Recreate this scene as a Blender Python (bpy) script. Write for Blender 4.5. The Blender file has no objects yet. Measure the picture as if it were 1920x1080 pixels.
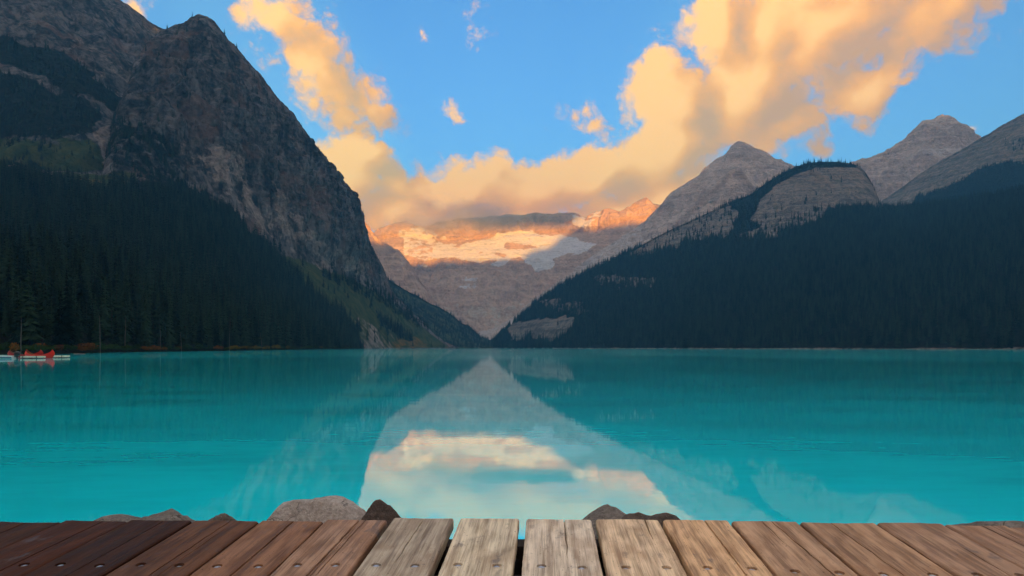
import bpy, math, random
import numpy as np
from mathutils import Vector

R = math.radians
scene = bpy.context.scene
COL = scene.collection

# ------------------------------------------------------------------ camera
F = 1280.0            # focal length in photo pixels (1920 wide)
HORIZON = 652.0       # photo row of the horizon
CAM_Z = 1.9           # metres above the lake
cam_data = bpy.data.cameras.new('camera')
cam_data.sensor_width = 36.0
cam_data.lens = 36.0 * F / 1920.0
cam_data.shift_y = (HORIZON - 540.0) / 1920.0
cam_data.clip_start = 0.05
cam_data.clip_end = 60000.0
cam = bpy.data.objects.new('camera', cam_data)
cam.location = (0, 0, CAM_Z)
cam.rotation_euler = (R(90), 0, 0)
COL.objects.link(cam)
scene.camera = cam

# ------------------------------------------------------------------ light and exposure
SUN_EL = R(4.5)
SUN_TAN = 0.0                                     # the sun stands straight behind the camera
SUN_DIR = Vector((-SUN_TAN, -1.0, 0)).normalized() * math.cos(SUN_EL) + Vector((0, 0, math.sin(SUN_EL)))
sun_data = bpy.data.lights.new('sun', 'SUN')
sun_data.energy = 5.0
sun_data.angle = R(0.5)
sun_data.color = (1.0, 0.41, 0.03)
sun = bpy.data.objects.new('sun', sun_data)
sun.rotation_euler = SUN_DIR.to_track_quat('Z', 'Y').to_euler()
sun.location = (0, -30, 60)
COL.objects.link(sun)

vs = scene.view_settings
vs.view_transform = 'Standard'
vs.look = 'None'
vs.gamma = 1.0
vs.exposure = 3.55
vs.use_curve_mapping = False
scene.cycles.use_denoising = True
scene.cycles.max_bounces = 6
scene.cycles.diffuse_bounces = 2
scene.cycles.glossy_bounces = 3
scene.cycles.transmission_bounces = 2
scene.cycles.volume_bounces = 0
scene.cycles.transparent_max_bounces = 8
scene.cycles.sample_clamp_indirect = 6.0


class NT:
    """Small helper for building node trees."""
    def __init__(self, tree):
        self.t = tree

    def n(self, kind, **kw):
        nd = self.t.nodes.new(kind)
        for k, v in kw.items():
            setattr(nd, k, v)
        return nd

    def put(self, sock, v):
        if isinstance(v, bpy.types.NodeSocket):
            self.t.links.new(v, sock)
        elif v is not None:
            if hasattr(sock.default_value, '__len__') and not isinstance(v, (tuple, list, Vector)):
                v = (v,) * len(sock.default_value)
            if hasattr(sock.default_value, '__len__') and len(sock.default_value) == 4 and len(v) == 3:
                v = (*v, 1.0)
            sock.default_value = v

    def math(self, op, a, b=None, c=None, clamp=False):
        nd = self.n('ShaderNodeMath', operation=op, use_clamp=clamp)
        self.put(nd.inputs[0], a)
        if b is not None: self.put(nd.inputs[1], b)
        if c is not None: self.put(nd.inputs[2], c)
        return nd.outputs[0]

    def vmath(self, op, a, b=None, scale=None):
        nd = self.n('ShaderNodeVectorMath', operation=op)
        self.put(nd.inputs[0], a)
        if b is not None: self.put(nd.inputs[1], b)
        if scale is not None: self.put(nd.inputs['Scale'], scale)
        return nd.outputs['Value'] if op in ('LENGTH', 'DOT_PRODUCT', 'DISTANCE') else nd.outputs[0]

    def mix(self, f, a, b, blend='MIX'):
        nd = self.n('ShaderNodeMix', data_type='RGBA', blend_type=blend)
        self.put(nd.inputs[0], f)
        self.put(nd.inputs[6], a)
        self.put(nd.inputs[7], b)
        return nd.outputs[2]

    def noise(self, vec, scale, detail=5.0, rough=0.55, dist=0.0, dims='3D', col=False):
        nd = self.n('ShaderNodeTexNoise', noise_dimensions=dims)
        if vec is not None: self.put(nd.inputs['Vector'], vec)
        nd.inputs['Scale'].default_value = scale
        nd.inputs['Detail'].default_value = detail
        nd.inputs['Roughness'].default_value = rough
        nd.inputs['Distortion'].default_value = dist
        return nd.outputs['Color'] if col else nd.outputs['Fac']

    def range(self, v, a, b, c=0.0, d=1.0, smooth=True):
        nd = self.n('ShaderNodeMapRange', interpolation_type='SMOOTHSTEP' if smooth else 'LINEAR')
        self.put(nd.inputs[0], v)
        for i, x in enumerate((a, b, c, d)):
            self.put(nd.inputs[1 + i], x)
        return nd.outputs[0]

    def mapping(self, vec, loc=(0, 0, 0), rot=(0, 0, 0), scale=(1, 1, 1), kind='POINT'):
        nd = self.n('ShaderNodeMapping', vector_type=kind)
        self.put(nd.inputs[0], vec)
        nd.inputs[1].default_value = loc
        nd.inputs[2].default_value = rot
        nd.inputs[3].default_value = scale
        return nd.outputs[0]


# ------------------------------------------------------------------ sky: clear Nishita air with sunrise clouds
def azel(px, py):
    az = math.atan((px - 960.0) / F)
    el = math.atan((HORIZON - py) / F * math.cos(az))
    return az, el


CLOUDS = [  # photo x, y, half width, half height, tilt (deg, rising to the right), weight
    (1640, -70, 330, 150, 12, 1.0), (1545, 60, 300, 125, 22, 1.0), (1400, 165, 200, 120, 28, 1.0),
    (1268, 195, 85, 110, 20, 1.0), (1330, 40, 70, 110, 0, 0.9), (1250, 280, 160, 90, 25, 1.0), (1120, 325, 150, 75, 20, 1.0),
    (1000, 362, 170, 62, 10, 1.0), (850, 365, 160, 66, 8, 1.0), (735, 395, 110, 62, 0, 0.9),
    (668, 285, 92, 52, -8, 0.95), (630, 345, 90, 80, 0, 0.9), (600, 130, 200, 80, -42, 0.74), (1425, 60, 160, 120, 20, 0.9), (1730, 30, 170, 95, 15, 0.85), (655, 330, 110, 95, 0, 0.9), (1100, 240, 70, 34, 20, 0.45),
    (692, 190, 66, 66, 0, 0.75), (512, 25, 75, 62, -40, 0.75), (262, 2, 56, 42, -20, 0.6),
    (850, 200, 46, 28, 0, 0.46), (792, 56, 28, 24, -30, 0.42), (896, 55, 46, 36, -25, 0.42),
    (1826, 230, 30, 17, 12, 0.42), (1090, 205, 70, 24, 10, 0.32), (960, 420, 330, 50, 0, 1.0),
    (1250, 365, 90, 60, 20, 1.0), (1300, 335, 70, 50, 25, 0.9), (1900, 40, 60, 70, 20, 0.3), (1200, 385, 90, 45, 15, 0.9), (1150, 388, 110, 50, 8, 1.0), (740, 345, 80, 50, 0, 0.8), (1470, 235, 150, 70, 25, 0.8), (1620, 165, 140, 65, 22, 0.8),
]


def cloud_group():
    g = bpy.data.node_groups.new('cloud_density', 'ShaderNodeTree')
    g.interface.new_socket('Vector', in_out='INPUT', socket_type='NodeSocketVector')
    g.interface.new_socket('Density', in_out='OUTPUT', socket_type='NodeSocketFloat')
    g.interface.new_socket('Soft', in_out='OUTPUT', socket_type='NodeSocketFloat')
    b = NT(g)
    gi = b.n('NodeGroupInput'); go = b.n('NodeGroupOutput')
    p = gi.outputs[0]
    w = b.noise(p, 9.0, 3.0, 0.5, col=True)
    w = b.vmath('SUBTRACT', w, (0.5, 0.5, 0.5))
    w2 = b.noise(p, 34.0, 3.0, 0.55, col=True)
    w2 = b.vmath('SUBTRACT', w2, (0.5, 0.5, 0.5))
    q = b.vmath('ADD', p, b.vmath('SCALE', w, scale=0.055))
    q = b.vmath('ADD', q, b.vmath('SCALE', w2, scale=0.022))
    total = None
    for (px, py, rx, ry, tilt, wt) in CLOUDS:
        az, el = azel(px, py)
        c = math.cos(az)
        m = b.mapping(q, (az, el, 0), (0, 0, R(tilt)), (rx / F * c * c * 1.45, ry / F * c * 1.45, 1.0), 'TEXTURE')
        ln = b.vmath('LENGTH', m)
        v = b.math('MULTIPLY', b.math('MAXIMUM', b.math('SUBTRACT', 1.0, ln), 0.0), wt)
        total = v if total is None else b.math('SMOOTH_MAX', total, v, 0.12)
    # the rest of the sky, above and behind: scattered clouds, their cover set for ambient light
    sep = b.n('ShaderNodeSeparateXYZ'); b.put(sep.inputs[0], p)
    up = b.range(sep.outputs[1], 0.50, 0.66)
    side = b.range(b.math('ABSOLUTE', sep.outputs[0]), 0.78, 0.95)
    out = b.math('MAXIMUM', up, side)
    big = b.range(b.noise(p, 2.2, 2.0, 0.5), 0.36, 0.56, 0.0, 0.7)
    total = b.math('MAXIMUM', total, b.math('MULTIPLY', out, big))
    fbn = b.noise(q, 17.0, 10.0, 0.60)
    vo = b.n('ShaderNodeTexVoronoi', feature='F1')
    b.put(vo.inputs['Vector'], q)
    vo.inputs['Scale'].default_value = 24.0
    vo.inputs['Detail'].default_value = 5.0
    vo.inputs['Roughness'].default_value = 0.55
    vo.inputs['Lacunarity'].default_value = 2.2
    puff = b.math('SUBTRACT', 1.0, vo.outputs['Distance'])
    fb = b.math('ADD', b.math('MULTIPLY', fbn, 0.55), b.math('MULTIPLY', puff, 0.45))
    d = b.math('ADD', b.math('MULTIPLY', total, 1.55), b.math('MULTIPLY', b.math('SUBTRACT', fb, 0.405), 1.45))
    gate = b.range(total, 0.03, 0.17)
    d = b.math('MULTIPLY', d, gate)
    b.put(go.inputs[0], d)
    b.put(go.inputs[1], total)
    return g


world = bpy.data.worlds.new('World')
scene.world = world
world.use_nodes = True
world.cycles.sampling_method = 'MANUAL'
world.cycles.sample_map_resolution = 384
wt_ = world.node_tree
wt_.nodes.clear()
w = NT(wt_)
sky = w.n('ShaderNodeTexSky', sky_type='NISHITA')
sky.sun_disc = False
sky.sun_elevation = SUN_EL
sky.sun_rotation = math.atan2(SUN_DIR.x, SUN_DIR.y)
sky.altitude = 1700.0
sky.air_density = 1.0
sky.dust_density = 0.3
sky.ozone_density = 1.6
tc = w.n('ShaderNodeTexCoord')
sx = w.n('ShaderNodeSeparateXYZ'); w.put(sx.inputs[0], tc.outputs['Generated'])
az_n = w.math('ARCTAN2', sx.outputs[0], sx.outputs[1])
el_n = w.math('ARCSINE', sx.outputs[2])
cb = w.n('ShaderNodeCombineXYZ'); w.put(cb.inputs[0], az_n); w.put(cb.inputs[1], el_n)
grp = cloud_group()
g1 = w.n('ShaderNodeGroup'); g1.node_tree = grp; w.put(g1.inputs[0], cb.outputs[0])
g2 = w.n('ShaderNodeGroup'); g2.node_tree = grp
w.put(g2.inputs[0], w.vmath('ADD', cb.outputs[0], (-0.040, 0.024, 0.0)))
dens = g1.outputs[0]
mask = w.range(dens, 0.08, 0.58)
lit = w.math('ADD', w.math('MULTIPLY', w.math('SUBTRACT', dens, g2.outputs[0]), 0.34), 0.45)
lit = w.math('ADD', lit, w.math('MULTIPLY', w.math('SUBTRACT', g1.outputs[1], g2.outputs[1]), 1.5))
broad = w.noise(cb.outputs[0], 9.0, 10.0, 0.62, 0.3)
lit = w.math('ADD', lit, w.math('MULTIPLY', w.math('SUBTRACT', broad, 0.5), 0.85), clamp=True)
low = w.range(el_n, 0.13, 0.33, 1.0, 0.0)
CG = 1.12   # cloud radiance in units of the background strength below
shade_c = w.mix(low, (0.725 * CG, 0.335 * CG, 0.220 * CG), (1.166 * CG, 0.408 * CG, 0.137 * CG))
mid_c = w.mix(low, (1.283 * CG, 0.498 * CG, 0.135 * CG), (1.527 * CG, 0.515 * CG, 0.099 * CG))
hi_c = w.mix(low, (1.589 * CG, 0.764 * CG, 0.250 * CG), (1.955 * CG, 0.824 * CG, 0.187 * CG))
c1 = w.mix(w.range(lit, -0.05, 0.55, 0.0, 1.0, False), shade_c, mid_c)
c2 = w.mix(w.range(lit, 0.44, 1.0), c1, hi_c)
high = w.range(el_n, 0.48, 0.80)      # clouds overhead made whiter and brighter to lift and neutralise ambient light
c2 = w.mix(high, c2, w.mix(w.range(lit, 0.10, 0.9), (0.95 * CG, 0.86 * CG, 0.80 * CG), (1.75 * CG, 1.5 * CG, 1.25 * CG)))
sky_t = w.mix(1.0, sky.outputs[0], (0.132, 0.268, 0.435), 'MULTIPLY')
final = w.mix(mask, sky_t, c2)
bg = w.n('ShaderNodeBackground')
bg.inputs['Strength'].default_value = 0.1
w.put(bg.inputs['Color'], final)
wo = w.n('ShaderNodeOutputWorld')
wt_.links.new(bg.outputs[0], wo.inputs['Surface'])


# ------------------------------------------------------------------ numpy noise
def _hash(ix, iy, iz, seed):
    h = (ix.astype(np.int64) * 374761393 + iy.astype(np.int64) * 668265263 + iz.astype(np.int64) * 2147483647 + seed * 974711) & 0xFFFFFFFF
    h = ((h ^ (h >> 13)) * 1274126177) & 0xFFFFFFFF
    h = ((h ^ (h >> 16)) * 2246822519) & 0xFFFFFFFF
    return h ^ (h >> 15)


def gnoise(x, y, z, seed=0):
    x0 = np.floor(x); y0 = np.floor(y); z0 = np.floor(z)
    fx = x - x0; fy = y - y0; fz = z - z0
    ux = fx * fx * fx * (fx * (fx * 6 - 15) + 10)
    uy = fy * fy * fy * (fy * (fy * 6 - 15) + 10)
    uz = fz * fz * fz * (fz * (fz * 6 - 15) + 10)
    out = np.zeros_like(fx)
    for dx in (0, 1):
        for dy in (0, 1):
            for dz in (0, 1):
                h = _hash(x0 + dx, y0 + dy, z0 + dz, seed)
                gx = ((h & 1023) / 511.5 - 1.0)
                gy = (((h >> 10) & 1023) / 511.5 - 1.0)
                gz = (((h >> 20) & 1023) / 511.5 - 1.0)
                g = gx * (fx - dx) + gy * (fy - dy) + gz * (fz - dz)
                out += g * (ux if dx else 1 - ux) * (uy if dy else 1 - uy) * (uz if dz else 1 - uz)
    return out * 1.1


def fbm(x, y, z, octaves=5, seed=0, gain=0.5, lac=2.03, ridged=False):
    a = 1.0; s = np.zeros_like(x); tot = 0
    for o in range(octaves):
        n = gnoise(x, y, z, seed + o * 17)
        if ridged:
            n = 1.0 - 2.2 * np.abs(n)
        s += a * n; tot += a
        a *= gain; x = x * lac + 3.1; y = y * lac + 7.7; z = z * lac + 1.3
    return s / tot


def inpoly(px, py, poly):
    poly = np.asarray(poly, float)
    ins = np.zeros(px.shape, bool)
    j = len(poly) - 1
    for i in range(len(poly)):
        xi, yi = poly[i]; xj, yj = poly[j]
        if yi != yj:
            c = ((yi > py) != (yj > py)) & (px < (xj - xi) * (py - yi) / (yj - yi) + xi)
            ins ^= c
        j = i
    return ins.astype(float)


# ------------------------------------------------------------------ object helpers
def mesh_from(name, verts, faces, smooth=False):
    me = bpy.data.meshes.new(name)
    verts = np.asarray(verts, np.float32)
    if isinstance(faces, np.ndarray):
        k = faces.shape[1]
        me.vertices.add(len(verts)); me.vertices.foreach_set('co', verts.ravel())
        me.loops.add(faces.size); me.loops.foreach_set('vertex_index', faces.ravel().astype(np.int32))
        me.polygons.add(len(faces))
        me.polygons.foreach_set('loop_start', np.arange(0, faces.size, k, dtype=np.int32))
        me.update(calc_edges=True)
    else:
        me.from_pydata([tuple(v) for v in verts.tolist()], [], faces)
    me.validate()
    if smooth:
        me.polygons.foreach_set('use_smooth', [True] * len(me.polygons))
    me.update()
    return me


def link(name, me, mat=None, parent=None, loc=None):
    o = bpy.data.objects.new(name, me)
    COL.objects.link(o)
    if mat is not None and me is not None and not me.materials:
        me.materials.append(mat)
    if parent is not None:
        o.parent = parent
    if loc is not None:
        o.location = loc
    return o


def tag(o, label=None, category=None, group=None, kind=None):
    for k, v in (('label', label), ('category', category), ('group', group), ('kind', kind)):
        if v:
            o[k] = v
    return o


def attr(me, name, vals):
    a = me.attributes.new(name, 'FLOAT', 'POINT')
    a.data.foreach_set('value', np.asarray(vals, np.float32).ravel())


def world_pt(px, py, Y):
    return (px - 960.0) / F * Y, Y, CAM_Z + (HORIZON - py) / F * Y


# ------------------------------------------------------------------ materials
def new_mat(name):
    m = bpy.data.materials.new(name)
    m.use_nodes = True
    m.node_tree.nodes.clear()
    b = NT(m.node_tree)
    out = b.n('ShaderNodeOutputMaterial')
    pr = b.n('ShaderNodeBsdfPrincipled')
    m.node_tree.links.new(pr.outputs[0], out.inputs['Surface'])
    pr.inputs['Specular IOR Level'].default_value = 0.2
    return m, b, pr


def get_attr(b, name):
    nd = b.n('ShaderNodeAttribute', attribute_name=name)
    return nd.outputs['Fac']


def bump(b, pr, h, strength, dist):
    nd = b.n('ShaderNodeBump')
    nd.inputs['Strength'].default_value = strength
    nd.inputs['Distance'].default_value = dist
    b.put(nd.inputs['Height'], h)
    b.t.links.new(nd.outputs[0], pr.inputs['Normal'])


def terrain_mat(name, dark, pale, rust, rust_amt, s=1.0, bed=0.55, cracks=0.0, rubble=None, lo=0.84, hi=1.16):
    """Rock with stains, strata and streaks; turf, scree, snow and forest floor come from masks on the mesh."""
    m, b, pr = new_mat(name)
    tcn = b.n('ShaderNodeTexCoord')
    p = tcn.outputs['Object']
    big = b.noise(p, 0.009 * s, 6.0, 0.6)
    streak = b.noise(b.mapping(p, scale=(0.05 * s, 0.05 * s, 0.008 * s)), 1.0, 6.0, 0.62, 0.6)
    strata = b.noise(b.mapping(p, rot=(0.03, 0.10, 0), scale=(0.004 * s, 0.004 * s, 0.085 * s)), 1.0, 5.0, 0.6, 0.35)
    fine = b.noise(p, 0.12 * s, 6.0, 0.68)
    v = b.math('ADD', b.math('MULTIPLY', streak, 1.10 - bed), b.math('MULTIPLY', strata, bed))
    v = b.math('ADD', v, b.math('MULTIPLY', fine, 0.55))
    v = b.math('ADD', v, b.math('MULTIPLY', big, 0.35))
    rock = b.mix(b.range(v, lo, hi), dark, pale)
    vo = b.n('ShaderNodeTexVoronoi', feature='DISTANCE_TO_EDGE')
    wv = b.vmath('ADD', b.mapping(p, scale=(0.030 * s, 0.030 * s, 0.011 * s)), b.vmath('SCALE', b.noise(p, 0.035 * s, 4.0, 0.6, col=True), scale=0.9))
    b.put(vo.inputs['Vector'], wv)
    vo.inputs['Scale'].default_value = 1.0
    crack = b.range(vo.outputs['Distance'], 0.0, 0.11, 1.0, 0.0)
    rock = b.mix(b.math('MULTIPLY', crack, cracks), rock, tuple(x * 0.42 for x in dark))
    st = b.noise(b.mapping(p, loc=(31, 7, 3), scale=(0.014 * s, 0.014 * s, 0.008 * s)), 1.0, 5.0, 0.6, 0.4)
    rock = b.mix(b.math('MULTIPLY', b.range(st, 0.52, 0.66), rust_amt), rock, rust)
    tint = b.noise(p, 0.05 * s, 4.0, 0.6)
    turf = b.mix(b.range(tint, 0.35, 0.65), (0.030, 0.060, 0.022), (0.075, 0.095, 0.030))
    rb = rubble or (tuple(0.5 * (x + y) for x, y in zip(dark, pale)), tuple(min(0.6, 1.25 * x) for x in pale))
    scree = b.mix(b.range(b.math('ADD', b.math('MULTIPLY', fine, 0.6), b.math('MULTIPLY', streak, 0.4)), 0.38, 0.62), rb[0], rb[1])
    autumn = b.mix(b.range(fine, 0.35, 0.65), (0.10, 0.07, 0.02), (0.22, 0.15, 0.03))
    crev = b.noise(b.mapping(p, rot=(0, 0, 0.4), scale=(0.010, 0.030, 0.05)), 1.0, 6.0, 0.65, 0.8)
    snow = b.mix(b.range(fine, 0.3, 0.7), (0.70, 0.72, 0.76), (0.88, 0.88, 0.88))
    snow = b.mix(b.range(crev, 0.52, 0.68, 0.0, 0.7), snow, (0.40, 0.38, 0.37))
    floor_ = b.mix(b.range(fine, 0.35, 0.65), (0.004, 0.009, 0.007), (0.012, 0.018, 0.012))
    edge = b.math('MULTIPLY', b.math('SUBTRACT', b.noise(p, 0.045 * s, 6.0, 0.65), 0.5), 1.7)

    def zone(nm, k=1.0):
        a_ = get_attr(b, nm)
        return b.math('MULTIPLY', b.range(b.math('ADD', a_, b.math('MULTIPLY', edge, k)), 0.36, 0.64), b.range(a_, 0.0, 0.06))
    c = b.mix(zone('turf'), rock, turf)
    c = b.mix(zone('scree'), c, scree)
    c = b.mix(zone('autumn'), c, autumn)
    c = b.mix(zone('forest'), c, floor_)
    c = b.mix(zone('snow', 1.15), c, snow)
    b.put(pr.inputs['Base Color'], c)
    pr.inputs['Roughness'].default_value = 0.97
    pr.inputs['Specular IOR Level'].default_value = 0.05
    h = b.math('ADD', b.math('MULTIPLY', fine, 0.7), b.math('ADD', b.math('MULTIPLY', streak, 1.1 - bed), b.math('MULTIPLY', strata, bed)))
    h = b.math('SUBTRACT', h, b.math('MULTIPLY', crack, 0.35 * cracks))
    bump(b, pr, h, 1.0, 18.0 / s)
    return m


MAT_LEFT = terrain_mat('grey_cliff_rock', (0.017, 0.023, 0.030), (0.175, 0.178, 0.187), (0.22, 0.14, 0.11), 0.45, 1.0, 0.24, 0.5, ((0.14, 0.128, 0.124), (0.36, 0.325, 0.305)))
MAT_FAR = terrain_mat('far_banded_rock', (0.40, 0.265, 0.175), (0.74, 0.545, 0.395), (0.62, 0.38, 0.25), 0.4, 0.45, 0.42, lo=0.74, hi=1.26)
MAT_PEAK = terrain_mat('pale_grey_peak_rock', (0.36, 0.30, 0.265), (0.72, 0.62, 0.54), (0.56, 0.44, 0.36), 0.3, 0.6, 0.5, lo=0.74, hi=1.26)
MAT_RIGHT = terrain_mat('pale_dome_rock', (0.075, 0.075, 0.073), (0.26, 0.24, 0.215), (0.26, 0.20, 0.155), 0.4)


# ------------------------------------------------------------------ terrain
TERR = {}


def smooth1(a, k, axis):
    if k < 1:
        return a
    ker = np.exp(-0.5 * (np.arange(-3 * k, 3 * k + 1) / k) ** 2); ker /= ker.sum()
    pad = [(0, 0), (0, 0)]; pad[axis] = (3 * k, 3 * k)
    ap = np.pad(a, pad, mode='edge')
    return np.apply_along_axis(lambda v: np.convolve(v, ker, 'valid'), axis, ap)


def terrain(name, px0, px1, step, rows, segs, mat, disp, masks=None, back=(500, 0.55, 1300), soft=6, ridge_keep=0.35, crag=(9, 70), label=None):
    """A mountain lofted from foot to crest and down its far side; rows hold (photo x, photo y, depth) along each level."""
    nu = int((px1 - px0) / step) + 1
    px = np.linspace(px0, px1, nu)
    Ys, Zs = [], []
    for k, row in enumerate(rows):
        a = np.array(row, float)
        Y = np.interp(px, a[:, 0], a[:, 2]); py = np.interp(px, a[:, 0], a[:, 1])
        sk = int((3 if k == len(rows) - 1 else 22) / step)
        Y = smooth1(Y[None], int(20 / step), 1)[0]
        py = smooth1(py[None], max(sk, 0), 1)[0]
        Z = CAM_Z + (HORIZON - py) / F * Y
        if k == 0:
            Z = np.full_like(Y, -3.0)
        Ys.append(Y); Zs.append(Z)
    yr, zr = Ys[-1], Zs[-1]
    Ys += [yr + back[0], yr + back[2]]
    Zs += [np.maximum(zr * back[1], -2), np.full_like(yr, -3.5)]
    segs = list(segs) + [14, 10]
    YY, ZZ, VV = [], [], []
    for k in range(len(segs)):
        n = segs[k]
        for i in range(n + (1 if k == len(segs) - 1 else 0)):
            t = i / n
            YY.append(Ys[k] * (1 - t) + Ys[k + 1] * t)
            ZZ.append(Zs[k] * (1 - t) + Zs[k + 1] * t)
            VV.append(k + t)
    YY = np.array(YY); ZZ = np.array(ZZ); VV = np.array(VV)
    vridge = len(rows) - 1
    if soft:
        near_r = np.clip(1 - np.abs(VV - vridge) / 0.12, 0, 1)[:, None]
        YY = smooth1(YY, soft, 0) * (1 - near_r) + YY * near_r
        ZZ = smooth1(ZZ, soft, 0) * (1 - near_r) + ZZ * near_r
    XX = (px[None, :] - 960.0) / F * YY
    P = np.stack([XX, YY, ZZ], -1)
    du = np.gradient(P, axis=1); dv = np.gradient(P, axis=0)
    N = np.cross(du, dv); N /= np.linalg.norm(N, axis=-1, keepdims=True) + 1e-9
    PX = np.broadcast_to(px[None, :], YY.shape)
    PY = HORIZON - (ZZ - CAM_Z) / YY * F
    V = np.broadcast_to(VV[:, None], YY.shape)
    d = disp(XX, YY, ZZ, PX, PY, V)
    keep = ridge_keep + (1 - ridge_keep) * np.clip(np.abs(V - vridge) / 0.25, 0, 1)
    shore = np.clip((ZZ - 0.5) / 25.0, 0, 1)
    P = P + N * (d * keep * shore)[..., None]
    cr = fbm(P[..., 0] / crag[1], P[..., 1] / (crag[1] * 6), P[..., 2] / (crag[1] * 6), 5, 301, 0.6, ridged=True) - 0.45
    P[..., 2] += crag[0] * cr * np.clip(1 - np.abs(V - vridge) / 0.3, 0, 1) * np.clip(P[..., 2] / 60, 0, 1)
    PX = 960.0 + P[..., 0] / P[..., 1] * F
    PY = HORIZON - (P[..., 2] - CAM_Z) / P[..., 1] * F
    nv, nuu = YY.shape
    idx = np.arange(nv * nuu).reshape(nv, nuu)
    faces = np.stack([idx[:-1, :-1], idx[:-1, 1:], idx[1:, 1:], idx[1:, :-1]], -1).reshape(-1, 4)
    me = mesh_from(name, P.reshape(-1, 3), faces, smooth=True)
    mk = masks(P, PX, PY, V) if masks else {}
    for a in ('turf', 'scree', 'autumn', 'forest', 'snow'):
        mm = np.asarray(mk.get(a, np.zeros_like(PX)), float) * np.ones_like(PX)
        attr(me, a, smooth1(smooth1(mm, 2, 0), 2, 1) if mm.any() else mm)
    o = link(name, me, mat)
    tag(o, label, kind='structure')
    TERR[label] = (P, PX, PY, V, mk)
    return P, PX, PY, V, mk


def jit(P, s, amp, seed):
    n1 = fbm(P[..., 0] / s, P[..., 1] / s, P[..., 2] / s, 4, seed)
    n2 = fbm(P[..., 0] / s, P[..., 1] / s, P[..., 2] / s, 4, seed + 50)
    return n1 * amp, n2 * amp


def cliff_disp(sv, sz, amp, ledge, seed, rough=1.0):
    """Buttresses and gullies running down, broken by level ledges."""
    def f(X, Y, Z, PX, PY, V):
        a = fbm(X / sv, Y / sv, Z / sz, 6, seed, 0.52, ridged=True) * amp
        b = fbm(X / (sv * 3), Y / (sv * 3), Z / (sz * 1.5), 3, seed + 5) * amp * 1.3
        zz = Z + 14 * fbm(X / 160, Y / 160, Z / 160, 3, seed + 9) + 0.10 * X
        t = zz / ledge
        st = (t - np.floor(t)); st = st * st * (3 - 2 * st) - st
        c = st * ledge * 0.28 * (0.4 + 0.9 * np.clip(fbm(X / 220, Y / 220, Z / 120, 2, seed + 13) + 0.5, 0, 1))
        e = fbm(X / (sv * .22), Y / (sv * .22), Z / (sv * .22), 4, seed + 21, 0.6) * amp * 0.22 * rough
        return a + b + c + e
    return f


def foot(pts):
    return [(px, HORIZON, Y) for px, Y in pts]


# --- the buttress above the left shore
M1_RIDGE = [(-320, 285, 800), (-60, 308, 880), (0, 312, 900), (90, 322, 940), (150, 330, 970), (192, 326, 1000), (205, 280, 1080), (226, 200, 1180),
            (252, 130, 1280), (285, 82, 1360), (306, 60, 1400), (330, 55, 1415), (350, 51, 1430), (356, 46, 1435), (362, 39, 1440), (374, 35, 1450), (388, 35, 1450),
            (396, 41, 1452), (410, 58, 1460), (435, 90, 1480), (452, 108, 1490), (480, 140, 1510), (500, 165, 1525), (520, 190, 1540), (545, 214, 1560), (560, 235, 1570),
            (580, 262, 1590), (600, 290, 1610), (613, 315, 1630), (625, 330, 1650), (645, 356, 1690), (655, 365, 1700), (664, 372, 1710), (671, 385, 1720), (674, 420, 1735), (680, 442, 1745),
            (690, 458, 1760), (700, 474, 1775), (710, 490, 1790), (720, 508, 1810), (728, 526, 1825), (734, 548, 1850), (750, 562, 1870), (775, 588, 1890), (800, 612, 1910),
            (825, 634, 1930), (842, 648, 1940), (860, 651.6, 1945)]
M1_BASE = [(-320, 330, 720), (0, 345, 800), (190, 352, 930), (300, 345, 1050), (350, 348, 1100), (400, 372, 1140), (458, 412, 1190), (528, 476, 1270), (598, 500, 1410),
           (640, 515, 1500), (680, 532, 1600), (720, 550, 1720), (735, 560, 1780), (775, 596, 1830), (800, 618, 1860), (825, 638, 1900), (842, 649.5, 1925), (860, 651.8, 1940)]
M1_MID = [(-320, 470, 470), (0, 480, 500), (200, 485, 560), (400, 530, 700), (528, 575, 900), (600, 590, 1080), (640, 596, 1230), (680, 602, 1400), (735, 620, 1600),
          (775, 634, 1740), (800, 640, 1800), (842, 650.6, 1915), (860, 651.9, 1935)]
M1_BANK = [(px, HORIZON - (1.6 - CAM_Z) / (Y + 8) * F, Y + 8) for px, Y in [(-320, 170), (0, 192), (130, 205), (200, 250), (430, 420), (560, 620), (640, 880), (676, 1150), (690, 1300), (740, 1500), (800, 1720), (842, 1895), (860, 1930)]]
M1_FOOT = foot([(-320, 165), (0, 188), (130, 200), (200, 245), (430, 414), (560, 612), (640, 870), (676, 1140), (690, 1290), (740, 1490), (800, 1712), (842, 1885), (860, 1925)])

LF = [(-330, 270), (0, 305), (50, 312), (100, 332), (190, 362), (250, 372), (300, 352), (330, 338), (380, 374), (430, 402), (462, 432), (500, 474), (530, 502), (560, 528),
      (600, 562), (640, 592), (664, 616), (680, 640), (688, 656), (688, 700), (-330, 700)]


def m1_disp(X, Y, Z, PX, PY, V):
    c = cliff_disp(85, 300, 46, 62, 3, 1.7)(X, Y, Z, PX, PY, V)
    soft_ = fbm(X / 90, Y / 90, Z / 90, 4, 77) * 9
    k = np.clip((V - 2.9) / 0.35, 0, 1) * np.clip((PX - 190) / 90, 0, 1) * np.clip((745 - PX) / 110, 0.25, 1) * (PX < 760)
    return c * k + soft_ * (1 - k)


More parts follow.
